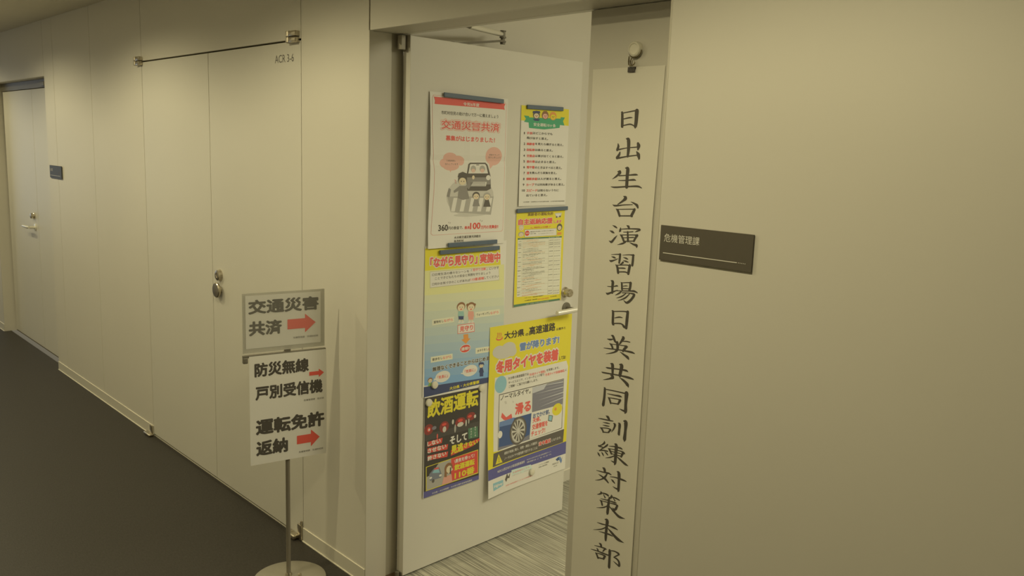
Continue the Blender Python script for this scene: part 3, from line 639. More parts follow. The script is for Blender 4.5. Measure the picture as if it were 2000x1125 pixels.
  ('T','デマンド交通利用券を交付する',47.9,166.2,96.2,3.3,'dk',0,4),
  ('T','総務課',213.4,166.1,26.5,3.4,'dk',0,4),
  ('T','097-511-2049',248.2,167.2,38.5,3.4,'dk',0,4),
  ('P',[13.6,169.2,295.9,176.7,295.9,177.3,13.6,169.7],'ln',3),
  ('T','佐伯市',18.5,178.9,17.9,3.7,'dk',0.01,4),
  ('T','デマンド交通利用券を交付する',47.8,173.4,96.2,3.3,'dk',0,4),
  ('T','運転経歴証明書の交付手数料を全額補助',48.0,179.2,120.9,3.3,'dk',0,4),
  ('T','デマンド交通利用券を交付する',48.3,184.9,139.5,3.3,'org',0,4),
  ('T','商品券・温泉利用券を進呈します',48.6,190.3,139.6,3.3,'dk',0,4),
  ('T','危機管理課',214.0,184.7,26.6,3.4,'dk',0,4),
  ('T','097-583-8284',248.8,185.8,38.6,3.4,'dk',0,4),
  ('P',[13.9,190.4,296.3,199.2,296.4,199.8,14.0,191.0],'ln',3),
  ('T','臼杵市',18.9,200.9,17.9,3.7,'dk',0.01,4),
  ('T','タクシー利用券の交付（満七十歳以上の方）',48.2,195.1,96.3,3.3,'dk',0,4),
  ('T','路線バス・コミュニティバス回数券を交付',48.5,200.4,71.9,3.3,'dk',0,4),
  ('T','タクシー利用券の交付（満七十歳以上の方）',48.8,206.5,96.4,3.3,'org',0,4),
  ('T','タクシー利用券の交付（満七十歳以上の方）',49.1,213.0,139.8,3.4,'dk',0,4),
  ('T','総務課',214.6,207.5,26.6,3.4,'dk',0,4),
  ('T','097-574-7322',249.5,208.8,38.6,3.5,'dk',0,4),
  ('P',[14.3,213.0,296.8,223.0,296.8,223.6,14.4,213.5],'ln',3),
  ('T','津久見市',18.3,221.4,18.8,3.7,'dk',0.01,4),
  ('T','デマンド交通利用券を交付する',48.6,218.4,121.1,3.3,'org',0,4),
  ('T','デマンド交通利用券を交付する',48.9,225.0,139.8,3.4,'dk',0,4),
  ('T','運転経歴証明書の交付手数料を全額補助',49.2,231.0,121.2,3.4,'dk',0,4),
  ('T','危機管理課',215.1,228.9,26.6,3.4,'dk',0,4),
  ('T','097-587-3672',250.0,230.4,38.6,3.5,'dk',0,4),
  ('P',[14.6,231.5,297.2,242.5,297.2,243.1,14.7,232.0],'ln',3),
  ('T','竹田市',19.5,238.9,17.9,3.7,'dk',0.01,4),
  ('T','デマンド交通利用券を交付する',48.9,237.3,121.2,3.4,'org',0,4),
  ('T','路線バス・コミュニティバス回数券を交付',49.2,241.9,72.1,3.3,'org',0,4),
  ('T','タクシー利用券の交付（満七十歳以上の方）',49.5,248.4,121.3,3.4,'dk',0,4),
  ('T','総務課',215.6,247.1,26.7,3.4,'dk',0,4),
  ('T','097-518-8897',250.5,248.8,38.7,3.5,'dk',0,4),
  ('P',[14.9,247.9,297.6,259.9,297.6,260.5,15.0,248.5],'ln',3),
  ('T','豊後高田市',18.1,257.9,19.7,3.7,'dk',0.01,4),
  ('T','運転経歴証明書の交付手数料を全額補助',49.3,254.4,140.0,3.4,'dk',0,4),
  ('T','商品券・温泉利用券を進呈します',49.5,258.4,72.1,3.3,'dk',0,4),
  ('T','タクシー利用券の交付（満七十歳以上の方）',49.8,263.9,72.2,3.4,'dk',0,4),
  ('T','運転経歴証明書の交付手数料を全額補助',50.1,270.9,140.2,3.4,'dk',0,4),
  ('T','危機管理課',216.2,266.9,26.7,3.4,'dk',0,4),
  ('T','097-587-1736',251.2,268.7,38.7,3.5,'dk',0,4),
  ('P',[15.3,269.3,298.0,282.5,298.1,283.1,15.3,269.9],'ln',3),
  ('T','杵築市',20.3,280.7,18.0,3.7,'dk',0.01,4),
  ('T','デマンド交通利用券を交付する',49.7,276.3,140.2,3.4,'dk',0,4),
  ('T','デマンド交通利用券を交付する',50.0,282.0,121.5,3.4,'dk',0,4),
  ('T','タクシー利用券の交付（満七十歳以上の方）',50.3,286.9,72.3,3.4,'dk',0,4),
  ('T','運転経歴証明書の交付手数料を全額補助',50.6,293.0,72.3,3.4,'org',0,4),
  ('T','総務課',216.9,290.5,26.7,3.5,'dk',0,4),
  ('T','097-578-1514',251.9,292.5,38.8,3.5,'dk',0,4),
  ('P',[15.7,293.3,298.5,307.8,298.6,308.4,15.7,293.9],'ln',3),
  ('T','宇佐市',20.8,305.1,18.0,3.7,'dk',0.01,4),
  ('T','商品券・温泉利用券を進呈します',50.1,299.6,96.8,3.4,'dk',0,4),
  ('T','路線バス・コミュニティバス回数券を交付',50.5,306.6,121.7,3.4,'org',0,4),
  ('T','タクシー利用券の交付（満七十歳以上の方）',50.8,311.6,72.3,3.4,'dk',0,4),
  ('T','路線バス・コミュニティバス回数券を交付',51.1,319.3,121.8,3.4,'dk',0,4),
  ('T','危機管理課',217.5,316.0,26.8,3.5,'dk',0,4),
  ('T','097-558-8543',252.6,318.2,38.8,3.5,'dk',0,4),
  ('P',[16.1,318.1,299.1,334.0,299.1,334.7,16.2,318.7],'ln',3),
  ('T','豊後大野市',19.5,330.4,19.8,3.8,'dk',0.01,4),
  ('T','デマンド交通利用券を交付する',50.6,326.1,140.6,3.4,'org',0,4),
  ('T','デマンド交通利用券を交付する',50.9,330.7,72.4,3.4,'org',0,4),
  ('T','商品券・温泉利用券を進呈します',51.3,338.7,121.9,3.4,'org',0,4),
  ('T','タクシー利用券の交付（満七十歳以上の方）',51.6,344.6,97.1,3.4,'dk',0,4),
  ('T','総務課',218.3,342.3,26.8,3.5,'dk',0,4),
  ('T','097-543-9538',253.4,344.7,38.9,3.5,'dk',0,4),
  ('P',[16.6,343.9,299.6,361.2,299.7,361.8,16.6,344.5],'ln',3),
  ('T','由布市',21.4,350.3,18.0,3.8,'dk',0.01,4),
  ('T','デマンド交通利用券を交付する',51.1,351.8,121.9,3.4,'dk',0,4),
  ('T','商品券・温泉利用券を進呈します',51.4,357.3,72.5,3.4,'org',0,4),
  ('T','危機管理課',218.6,362.9,26.8,3.5,'dk',0,4),
  ('T','097-550-1328',253.8,365.5,38.9,3.5,'dk',0,4),
  ('P',[16.8,357.6,299.9,375.7,300.0,376.3,16.9,358.2],'ln',3),
  ('T','国東市',21.5,361.9,18.0,3.8,'dk',0.01,4),
  ('T','デマンド交通利用券を交付する',51.3,366.4,140.8,3.4,'org',0,4),
  ('T','運転経歴証明書の交付手数料を全額補助',51.6,369.9,97.2,3.4,'org',0,4),
  ('T','総務課',218.9,375.0,26.8,3.5,'dk',0,4),
  ('T','097-552-8639',254.1,377.7,38.9,3.5,'dk',0,4),
  ('P',[40.8,124.5,41.5,124.5,47.2,367.8,46.5,367.7],'ln',3),
  ('P',[209.1,132.7,209.9,132.8,217.9,384.3,217.1,384.3],'ln',3),
  ('P',[242.6,134.4,243.4,134.4,251.9,387.6,251.1,387.6],'ln',3),
  ('T','サポートカー・免許返納の相談窓口',69.2,380.1,119.6,4.3,'k',0.01,4),
  ('T','大分県警察本部\u3000運転免許課',69.9,392.0,79.2,4.3,'k',0.01,4),
  ('T','097-528-3000',153.4,393.4,72.7,6.1,'org',0.03,4),
  ('T','安全運転相談',236.7,390.8,41.8,3.9,'k',0,4),
  ('P',[-3.3,404.3,300.9,406.5,301.4,415.3,-2.8,414.3],'dgrn',2),
  ('T','大分県\u3000大分県警察\u3000大分県高齢者運転免許自主返納支援',79.8,408.4,145.3,3.9,'paper',0,5),
 ],
 'watch': [
  ('P',[-3.9,8.9,402.4,21.0,410.3,110.1,-1.5,110.7],'yel',1),
  ('P',[-1.9,95.4,429.3,100.3,431.0,136.2,-1.1,128.2],'sky0',1),
  ('P',[-1.1,127.1,430.9,135.1,432.6,171.1,-0.4,160.0],'sky1',1),
  ('P',[-0.4,159.0,432.6,170.0,434.2,206.1,0.4,192.0],'sky2',1),
  ('P',[0.4,191.0,434.2,205.0,435.9,241.3,1.2,224.1],'sky3',1),
  ('P',[1.1,223.1,435.8,240.2,437.6,276.6,1.9,256.3],'sky4',1),
  ('P',[1.9,255.3,437.5,275.5,439.2,312.0,2.7,288.7],'sky5',1),
  ('P',[2.7,287.6,439.2,310.9,440.9,347.6,3.4,321.1],'sky6',1),
  ('P',[3.4,320.0,440.8,346.4,442.6,383.3,4.2,353.6],'sky7',1),
  ('P',[4.2,352.6,442.5,382.1,444.2,419.1,5.0,386.3],'sky8',1),
  ('P',[5.0,385.2,444.2,418.0,445.9,455.1,5.7,419.1],'sky9',1),
  ('P',[5.7,418.0,445.9,454.0,447.6,491.2,6.5,452.0],'sky10',1),
  ('P',[6.5,450.9,447.6,490.1,449.3,527.5,7.3,485.0],'sky11',1),
  ('P',[7.3,483.9,449.3,526.3,451.0,563.9,8.1,518.1],'sky12',1),
  ('P',[8.1,517.0,451.0,562.7,452.7,600.4,8.9,551.3],'sky13',1),
  ('P',[6.3,556.2,388.4,577.9,389.9,612.9,7.4,604.7],'navy',3),
  ('T','「ながら見守り」',22.3,42.0,255.7,48.4,'paper',0.13,3),
  ('T','「ながら見守り」',26.3,45.7,248.8,41.1,'red2',0.05,5),
  ('T','実施中',284.0,42.9,126.5,48.3,'paper',0.13,3),
  ('T','実施中',288.4,47.3,117.5,40.6,'red2',0.05,5),
  ('P',[25.8,100.1,398.5,106.5,404.3,165.3,27.4,164.6],'ln',2),
  ('P',[27.2,101.7,397.1,108.0,402.7,163.5,28.7,162.7],'paper',3),
  ('T','□日常生活の様々なシーンを「',36.8,108.2,210.9,10.6,'k',0.012,4),
  ('T','見守り活動',250.5,105.2,73.8,11.4,'red2',0.02,4),
  ('T','」にいかす',327.3,106.6,71.5,11.1,'k',0.012,4),
  ('T','ことで子どもたちの安全と笑顔を守りましょう',51.8,123.8,298.8,11.2,'k',0.012,4),
  ('T','□何かお気づきのことがあれば',37.7,145.4,199.8,10.6,'k',0.012,4),
  ('T','110番通報',240.3,143.2,75.0,12.0,'red2',0.025,4),
  ('T','してください',316.8,142.7,83.6,11.1,'k',0.012,4),
  ('P',[178.7,272.3,207.3,275.5,211.0,297.6,176.5,293.6],'tl',3),
  ('P',[179.3,292.4,208.0,295.7,207.1,310.8,181.2,307.7],'navy',3),
  ('P',[184.1,307.0,190.5,307.7,190.8,317.0,184.4,316.2],'skin',3),
  ('P',[197.7,308.6,204.2,309.3,204.5,318.6,198.0,317.8],'skin',3),
  ('E',185.2,317.9,8.6,3.3,'paper',4),
  ('E',203.8,320.2,8.7,3.3,'paper',4),
  ('E',192.4,254.9,22.9,18.4,'brn',4),
  ('E',192.5,259.3,18.6,14.1,'skin',5),
  ('E',186.0,256.9,1.8,1.9,'k',6),
  ('E',198.8,258.3,1.8,1.9,'k',6),
  ('E',192.7,265.8,5.0,2.2,'red',6),
  ('P',[232.7,278.3,262.0,281.6,265.8,304.0,230.6,299.9],'coral',3),
  ('P',[233.4,298.6,262.8,302.0,261.9,317.3,235.4,314.1],'coral',3),
  ('P',[238.3,313.4,244.9,314.2,245.2,323.5,238.6,322.7],'skin',3),
  ('P',[252.2,315.0,258.9,315.8,259.2,325.2,252.6,324.4],'skin',3),
  ('E',239.5,324.5,8.8,3.3,'paper',4),
  ('E',258.6,326.8,8.9,3.3,'paper',4),
  ('E',246.7,260.7,23.4,18.6,'brn',4),
  ('E',246.8,265.1,19.0,14.3,'skin',5),
  ('E',240.1,262.8,1.8,1.9,'k',6),
  ('E',253.3,264.2,1.8,1.9,'k',6),
  ('E',247.0,271.7,5.1,2.2,'red',6),
  ('E',226.7,251.5,6.5,5.5,'brn',5),
  ('E',266.9,254.7,6.6,5.5,'brn',5),
  ('P',[41.3,291.1,156.7,291.4,157.4,314.0,41.9,314.3],'peach',3),
  ('T','買物をし',49.6,296.9,51.3,11.2,'k',0.02,4),
  ('T','ながら',102.3,297.1,47.7,10.7,'red2',0.02,4),
  ('P',[270.3,286.3,413.0,288.7,414.1,312.6,271.2,310.6],'peach',3),
  ('T','ウォーキングし',279.6,293.0,75.9,11.7,'k',0.02,4),
  ('T','ながら',357.1,294.3,48.7,11.3,'red2',0.02,4),
  ('P',[38.3,439.8,153.0,443.0,153.7,466.0,38.9,463.4],'peach',3),
  ('T','散歩をし',46.8,446.6,52.8,11.3,'k',0.02,4),
  ('T','ながら',101.0,448.0,45.3,10.9,'red2',0.02,4),
  ('P',[279.0,438.7,398.1,443.2,399.2,467.4,280.0,463.5],'peach',3),
  ('T','水やりをし',288.5,446.3,61.4,11.9,'k',0.02,4),
  ('T','ながら',351.4,448.3,39.4,11.5,'red2',0.02,4),
  ('P',[176.3,328.8,267.5,330.1,270.4,368.0,177.5,365.8],'red2',3),
  ('P',[178.5,331.2,265.4,332.0,268.1,365.5,179.5,363.9],'paper',4),
  ('T','見守り',188.3,336.3,72.5,23.1,'red2',0.03,5),
  ('P',[209.2,372.2,235.4,373.4,237.5,392.4,249.2,392.9,223.7,412.6,198.4,391.5,211.3,391.6],'org',3),
  ('E',221.6,432.1,30.7,17.7,'paper',3),
  ('E',221.6,432.1,27.8,15.5,'red',4),
  ('T','通報!!',198.2,425.0,48.1,14.4,'paper',0.03,5),
  ('T','無理なくできることからはじめましょう',47.7,481.8,373.2,21.2,'paper',0.1,3),
  ('T','無理なくできることからはじめましょう',49.1,482.9,370.3,19.0,'k',0.03,5),
  ('E',103.4,529.8,39.1,23.0,'paper',3),
  ('T','「気長に」',75.3,522.7,55.7,14.2,'red2',0.02,5),
  ('E',251.6,529.6,41.6,23.7,'paper',3),
  ('T','「気楽に」',221.9,522.2,59.2,14.6,'red2',0.02,5),
  ('E',402.3,528.2,44.2,24.4,'paper',3),
  ('T','「気軽に」',370.6,520.6,62.9,15.1,'red2',0.02,5),
  ('P',[59.6,529.0,72.2,538.1,55.1,539.0],'paper',3),
  ('P',[206.0,530.5,217.2,540.7,198.8,533.7],'paper',3),
  ('P',[32.5,541.3,44.0,543.3,51.5,564.8,26.1,560.3],'grn2',3),
  ('E',38.0,533.6,12.7,10.1,'brn',3),
  ('E',38.1,536.3,9.8,7.8,'skin',4),
  ('E',34.0,535.2,1.2,1.3,'k',5),
  ('E',42.1,536.6,1.2,1.3,'k',5),
  ('P',[35.3,539.0,41.0,540.0,38.2,540.9],'red',5),
  ('E',53.6,556.5,11.0,9.8,'paper',6),
  ('P',[308.6,524.4,322.3,526.6,331.5,550.6,301.3,545.6],'navy',3),
  ('E',315.1,515.8,15.1,11.3,'navy',3),
  ('E',315.2,518.8,11.7,8.7,'skin',4),
  ('E',310.4,517.5,1.4,1.4,'k',5),
  ('E',320.0,519.1,1.4,1.4,'k',5),
  ('P',[311.9,521.9,318.8,523.0,315.4,524.0],'red',5),
  ('P',[297.9,511.0,303.7,502.3,325.6,505.7,332.2,516.4],'navy',5),
  ('P',[306.2,541.3,326.8,542.4,327.7,566.5,307.1,564.2],'navy',3),
  ('T','大分県・大分県警察',140.4,579.1,165.4,14.6,'yel',0.03,5),
 ],
 'tyres': [
  ('P',[-31.8,-8.7,555.6,-1.8,552.7,624.2,-5.9,625.6],'yel',1),
  ('P',[-6.0,623.4,552.1,615.9,556.4,678.0,-4.0,672.7],'blu',2),
  ('P',[-4.1,671.2,556.3,676.4,562.5,765.6,-0.3,764.5],'paper',2),
  ('E',57.0,54.0,20.6,10.0,'red2',3),
  ('E',56.8,51.1,16.6,7.1,'yel',4),
  ('P',[46.1,52.5,42.8,43.6,46.4,37.0,43.1,28.1,46.0,28.4,49.3,37.4,45.8,44.0,49.1,52.9],'red2',5),
  ('P',[55.9,53.8,52.6,44.9,56.2,38.3,52.9,29.3,55.8,29.7,59.1,38.6,55.5,45.3,58.9,54.2],'red2',5),
  ('P',[65.7,55.1,62.4,46.2,66.0,39.5,62.6,30.6,65.6,31.0,68.9,39.9,65.3,46.6,68.7,55.5],'red2',5),
  ('T','大分県',85.9,30.9,123.0,33.4,'k',0.035,4),
  ('T','の',217.8,54.1,18.8,11.8,'k',0.03,4),
  ('T','高速道路',239.9,27.2,172.8,39.1,'k',0.035,4),
  ('T','は意外と',420.2,55.4,64.7,12.3,'k',0.02,4),
  ('T','雪が降ります!',181.1,89.9,265.3,42.2,'paper',0.1,3),
  ('T','雪が降ります!',184.2,92.1,258.8,37.7,'blu2',0.045,5),
  ('E',54.9,112.0,37.3,25.8,'g3',3),
  ('E',114.0,107.6,45.2,29.0,'g3',3),
  ('E',90.3,124.3,59.7,23.2,'g3',3),
  ('E',139.6,124.4,25.4,20.5,'g3',3),
  ('T','冬用タイヤを装着',35.0,145.3,411.4,68.8,'paper',0.13,3),
  ('T','冬用タイヤを装着',40.9,152.2,401.1,56.8,'red2',0.06,5),
  ('T','してね!',449.6,192.2,43.5,17.2,'k',0.02,5),
  ('P',[37.2,223.7,501.3,220.1,514.9,249.6,503.6,596.9,35.8,550.9],'paper',2),
  ('E',74.3,258.9,35.8,38.0,'sky9',3),
  ('T','大分県の高速道路では',117.8,234.4,128.9,12.7,'k',0.015,4),
  ('T','「冬用タイヤ規制」',248.8,240.4,110.1,13.0,'red2',0.02,4),
  ('T','を実施します。',365.1,238.3,86.3,11.7,'k',0.015,4),
  ('T','サービスエリア、インターチェンジ等で',120.7,254.2,228.2,12.1,'k',0.015,4),
  ('T','「冬用タイヤ装着確認」',353.2,258.3,139.7,13.3,'red2',0.02,4),
  ('T','に',496.2,259.2,10.4,9.5,'k',0.01,4),
  ('T','ご理解・ご協力をお願いします。',123.7,272.0,185.9,12.0,'k',0.015,4),
  ('P',[66.2,302.4,488.5,303.3,490.8,544.4,63.5,551.5],'dk',3),
  ('P',[69.3,305.9,485.3,306.7,487.0,540.4,66.4,549.3],'paper',4),
  ('T','ノーマルタイヤ',75.7,307.4,175.2,23.9,'k',0.025,5),
  ('T','は',253.4,322.2,12.7,10.7,'k',0.02,5),
  ('P',[275.7,307.8,484.2,308.0,485.1,425.5,277.9,423.6],'road',5),
  ('P',[275.8,309.3,484.7,315.2,485.0,320.7],'road3',6),
  ('P',[283.1,325.8,485.5,327.9,485.9,333.4],'road2',6),
  ('P',[290.5,342.3,486.4,340.6,486.8,346.2],'road3',6),
  ('P',[297.9,358.9,487.2,353.3,487.6,358.9],'road2',6),
  ('P',[305.3,375.5,488.1,366.1,488.5,371.7],'road3',6),
  ('P',[312.8,392.3,489.0,378.8,489.3,384.4],'road2',6),
  ('P',[320.3,409.0,489.8,391.6,490.2,397.2],'road3',6),
  ('P',[275.7,307.8,371.3,307.9,350.6,330.3,277.3,336.1],'road3',7),
  ('P',[86.9,386.8,113.1,412.8,145.1,402.9,152.4,426.8,122.1,430.9,97.5,421.4,80.8,406.1],'red2',5),
  ('T','滑る',166.8,362.4,102.9,53.2,'red2',0.05,6),
  ('P',[97.7,339.7,109.6,338.3,116.3,351.4,104.2,352.0],'g3',5),
  ('P',[148.3,344.2,158.9,351.4,153.1,358.5],'g3',5),
  ('P',[71.8,426.3,274.9,426.8,267.6,547.9,67.4,549.5],'navy2',5),
  ('P',[71.8,426.3,164.5,423.3,155.7,451.4,68.8,447.8],'blu2',6),
  ('P',[170.6,544.9,266.4,524.5,267.6,547.9,67.4,549.5,68.9,538.0],'road',6),
  ('E',191.3,490.6,54.7,64.2,'dk',7),
  ('E',191.1,490.6,46.3,56.5,'g1',8),
  ('E',191.0,490.6,42.1,51.9,'g3',9),
  ('P',[199.1,492.3,230.9,499.2,229.9,513.4],'dk',10),
  ('P',[198.2,496.6,226.8,522.7,219.9,532.5],'dk',10),
  ('P',[195.3,499.3,213.0,537.4,202.0,540.2],'dk',10),
  ('P',[191.1,499.6,193.2,539.4,181.2,534.6],'dk',10),
  ('P',[186.9,497.5,172.9,528.4,163.2,517.2],'dk',10),
  ('P',[183.6,493.4,157.5,507.3,152.5,492.8],'dk',10),
  ('P',[182.3,488.6,151.0,481.8,152.1,467.9],'dk',10),
  ('P',[183.2,484.3,155.1,458.7,161.9,449.0],'dk',10),
  ('P',[186.1,481.6,168.6,444.0,179.4,441.0],'dk',10),
  ('P',[190.2,481.3,188.2,441.7,200.1,446.3],'dk',10),
  ('P',[194.5,483.4,208.5,452.4,218.4,463.5],'dk',10),
  ('P',[197.7,487.4,224.2,473.4,229.4,488.0],'dk',10),
  ('E',190.7,490.4,9.5,10.7,'g3',11),
  ('E',76.4,482.6,14.1,16.4,'paper',7),
  ('P',[278.0,425.2,485.2,427.1,483.6,541.2,269.8,547.6],'paper',5),
  ('T','おでかけ前、',285.4,431.3,114.4,23.5,'navy2',0.035,6),
  ('T','天候、',284.4,452.5,54.5,23.4,'red2',0.04,6),
  ('T','交通情報を',282.0,481.8,105.2,26.7,'red2',0.04,6),
  ('T','チェック!',277.2,512.2,93.9,26.7,'red2',0.04,6),
  ('E',449.8,443.9,34.7,28.7,'yel',6),
  ('E',437.9,440.0,8.1,8.0,'org',7),
  ('P',[391.7,458.1,421.6,468.1,416.6,496.9,387.8,486.2],'dk',6),
  ('P',[395.3,462.0,417.1,469.5,412.9,492.2,392.2,484.0],'sky9',7),
  ('P',[36.1,558.4,506.4,550.9,502.4,614.4,30.8,617.8],'dk',3),
  ('P',[68.2,567.5,94.2,611.2,48.2,610.3],'yel',5),
  ('P',[67.8,580.8,71.8,581.8,71.6,598.1,69.5,597.6],'dk',6),
  ('E',70.8,602.4,2.5,2.3,'dk',6),
  ('T','規制が実施に備え、雨雪・凍結した路面を',104.7,568.1,216.4,13.1,'paper',0.01,5),
  ('T','ノーマルタイヤや夏用車で走行することは',105.7,592.1,216.8,13.2,'paper',0.01,5),
  ('T','法令違反',328.4,573.4,86.9,22.3,'paper',0.12,5),
  ('T','法令違反',330.6,575.0,82.3,19.1,'red',0.05,6),
  ('T','になります。',419.9,581.1,66.8,12.1,'paper',0.01,5),
  ('T','NEXCO西日本大分高速道路事務所',61.8,639.5,179.0,13.1,'paper',0.01,5),
  ('T','NEXCO西日本の各道路情報サイト',254.4,637.1,165.6,7.2,'paper',0,5),
  ('T','情報はこちらから',255.0,649.9,165.9,7.2,'paper',0,5),
  ('P',[32.0,691.1,100.0,692.5,101.2,718.5,35.5,726.4],'sky9',4),
  ('T','iHighway',38.7,700.4,58.0,16.8,'paper',0.04,5),
  ('P',[112.3,695.7,125.3,670.2,134.4,687.8,147.9,669.9,141.9,695.8,128.5,693.8,121.0,708.6],'dk',4),
  ('P',[153.8,663.8,283.0,670.0,293.2,697.5,159.4,694.2],'sky12',3),
  ('T','冬道情報はこちら',162.7,674.8,110.1,7.8,'red2',0,4),
  ('T','お客さまセンター\u30000120-924863',163.3,688.1,116.8,7.0,'coral',0,4),
  ('T','全国の高速道路のことなら24時間受付',117.5,722.5,179.7,6.3,'red2',0,4),
  ('T','ハイウェイ交通情報',336.3,683.0,69.8,7.2,'dk',0,4),
  ('T','道路の最新情報',337.0,694.5,58.3,6.4,'dk',0,4),
  ('T','NEXCO',432.1,703.1,43.8,8.2,'dk',0.01,4),
  ('T','西日本',442.0,717.0,25.5,5.7,'dk',0,4),
  ('P',[453.9,688.2,474.2,680.3,493.2,703.5,503.7,685.8,494.1,717.5,479.9,696.2,466.1,699.3],'navy2',4),
  ('P',[474.2,680.3,488.3,682.0,501.5,705.5,494.1,717.5,479.8,694.5],'blu2',5),
 ],
 'drink': [
  ('P',[-4.2,4.0,301.0,12.6,308.5,419.4,3.7,420.6],'blk',1),
  ('P',[3.7,393.7,307.8,400.2,308.5,419.4,3.7,420.6],'blu',2),
  ('T','飲酒運転',11.5,15.5,279.2,74.6,'yel',0.035,5),
  ('E',23.0,137.2,24.3,22.3,'dred',3),
  ('E',105.0,143.2,25.1,23.6,'dred',3),
  ('E',192.7,140.4,28.5,19.2,'dred',3),
  ('E',251.5,128.5,25.4,17.5,'dred',3),
  ('E',24.0,137.4,9.2,10.2,'red',4),
  ('E',104.6,132.7,12.0,5.7,'red',4),
  ('E',192.4,134.1,13.6,6.7,'red',4),
  ('E',245.0,127.2,11.4,5.8,'red',4),
  ('E',25.2,138.1,4.0,5.6,'paper',4),
  ('E',106.4,153.8,9.6,12.3,'g3',4),
  ('E',193.0,151.4,17.4,9.6,'g3',4),
  ('E',151.3,131.7,5.5,10.5,'g3',4),
  ('E',164.5,163.0,4.9,17.3,'g2',4),
  ('E',224.6,151.9,3.8,14.5,'g3',4),
  ('E',274.4,133.2,6.4,7.8,'g3',4),
  ('E',239.4,146.8,3.8,11.7,'g2',4),
  ('E',69.1,175.2,3.5,11.3,'red2',4),
  ('E',51.8,136.4,11.7,7.5,'road',4),
  ('P',[1.5,153.2,297.1,159.8,298.1,184.4,2.2,181.0],'road4',2),
  ('P',[237.4,178.7,291.5,180.6,296.6,228.2,241.0,225.5],'dgrn',3),
  ('T','見',273.6,178.0,7.7,7.9,'paper',0.02,5),
  ('T','て',274.1,189.8,7.7,7.9,'paper',0.02,5),
  ('T','い',274.5,201.6,7.7,7.9,'paper',0.02,5),
  ('T','る',275.0,213.4,7.7,7.9,'paper',0.02,5),
  ('T','ゆ',250.9,180.6,7.0,7.3,'paper',0.02,5),
  ('T','る',251.3,191.9,7.0,7.3,'paper',0.02,5),
  ('T','さ',251.7,203.1,7.0,7.4,'paper',0.02,5),
  ('T','ん',252.1,214.4,7.0,7.4,'paper',0.02,5),
  ('P',[17.2,187.7,97.8,187.2,93.7,208.9,17.7,207.3],'red',3),
  ('T','しない',17.4,186.3,70.0,19.7,'paper',0.04,5),
  ('P',[19.0,214.6,128.7,221.2,124.5,243.0,19.5,234.2],'red',3),
  ('T','させない',19.2,216.6,99.0,19.9,'paper',0.04,5),
  ('P',[19.8,245.5,129.7,252.8,125.5,274.7,20.2,265.2],'red',3),
  ('T','許さない',19.9,247.9,99.2,19.9,'paper',0.04,5),
  ('T','そして',136.7,192.1,96.3,34.8,'paper',0.045,5),
  ('P',[144.1,251.4,303.9,234.7,306.9,245.3,268.9,261.1,144.9,275.5],'red',3),
  ('T','見逃',144.1,231.9,68.9,37.8,'yel',0.05,5),
  ('T','さない',215.4,235.7,78.7,23.6,'yel',0.045,5),
  ('P',[12.8,290.4,298.7,283.8,302.8,390.5,15.2,393.5],'yel',3),
  ('P',[16.3,293.2,295.6,287.0,299.4,386.1,18.6,390.7],'g2',4),
  ('P',[16.3,293.2,79.4,291.0,39.2,330.0,17.3,333.8],'blk',5),
  ('P',[146.5,288.4,295.6,287.0,299.4,386.1,149.5,385.5],'red',5),
  ('P',[30.4,325.4,56.2,306.0,82.8,308.0,95.6,339.8,94.2,356.1,35.2,355.0],'car',6),
  ('P',[44.9,324.4,57.5,312.0,78.8,314.6,86.4,332.7],'sky9',7),
  ('P',[56.2,306.0,79.8,308.2,80.0,314.9,56.4,313.2],'red2',8),
  ('E',38.4,343.0,7.0,4.8,'paper',7),
  ('E',89.8,345.4,7.2,4.8,'paper',7),
  ('E',51.7,359.3,7.1,7.6,'dk',6),
  ('P',[108.0,357.3,150.4,356.3,155.8,391.6,98.7,388.5],'coral',6),
  ('E',133.1,325.4,22.0,23.2,'brn',6),
  ('P',[113.0,320.3,111.1,358.1,124.4,361.6,123.3,322.9],'brn',6),
  ('E',135.7,330.8,14.7,15.5,'skin',7),
  ('P',[127.3,336.4,153.9,330.6,157.8,337.4,131.9,349.1],'skin',8),
  ('P',[140.3,324.8,147.6,324.2,147.3,353.0,139.9,351.1],'dk',9),
  ('T','\\勇気を持って/',164.1,295.8,114.2,17.7,'paper',0.03,6),
  ('T','飲酒運転',165.0,318.6,114.3,27.6,'yel',0.05,6),
  ('T','110番',167.3,351.8,113.4,31.7,'yel',0.035,6),
  ('T','大分県・大分県警察・大分県交通安全推進協議会',47.2,407.6,220.9,7.8,'paper',0.01,5),
 ],
}
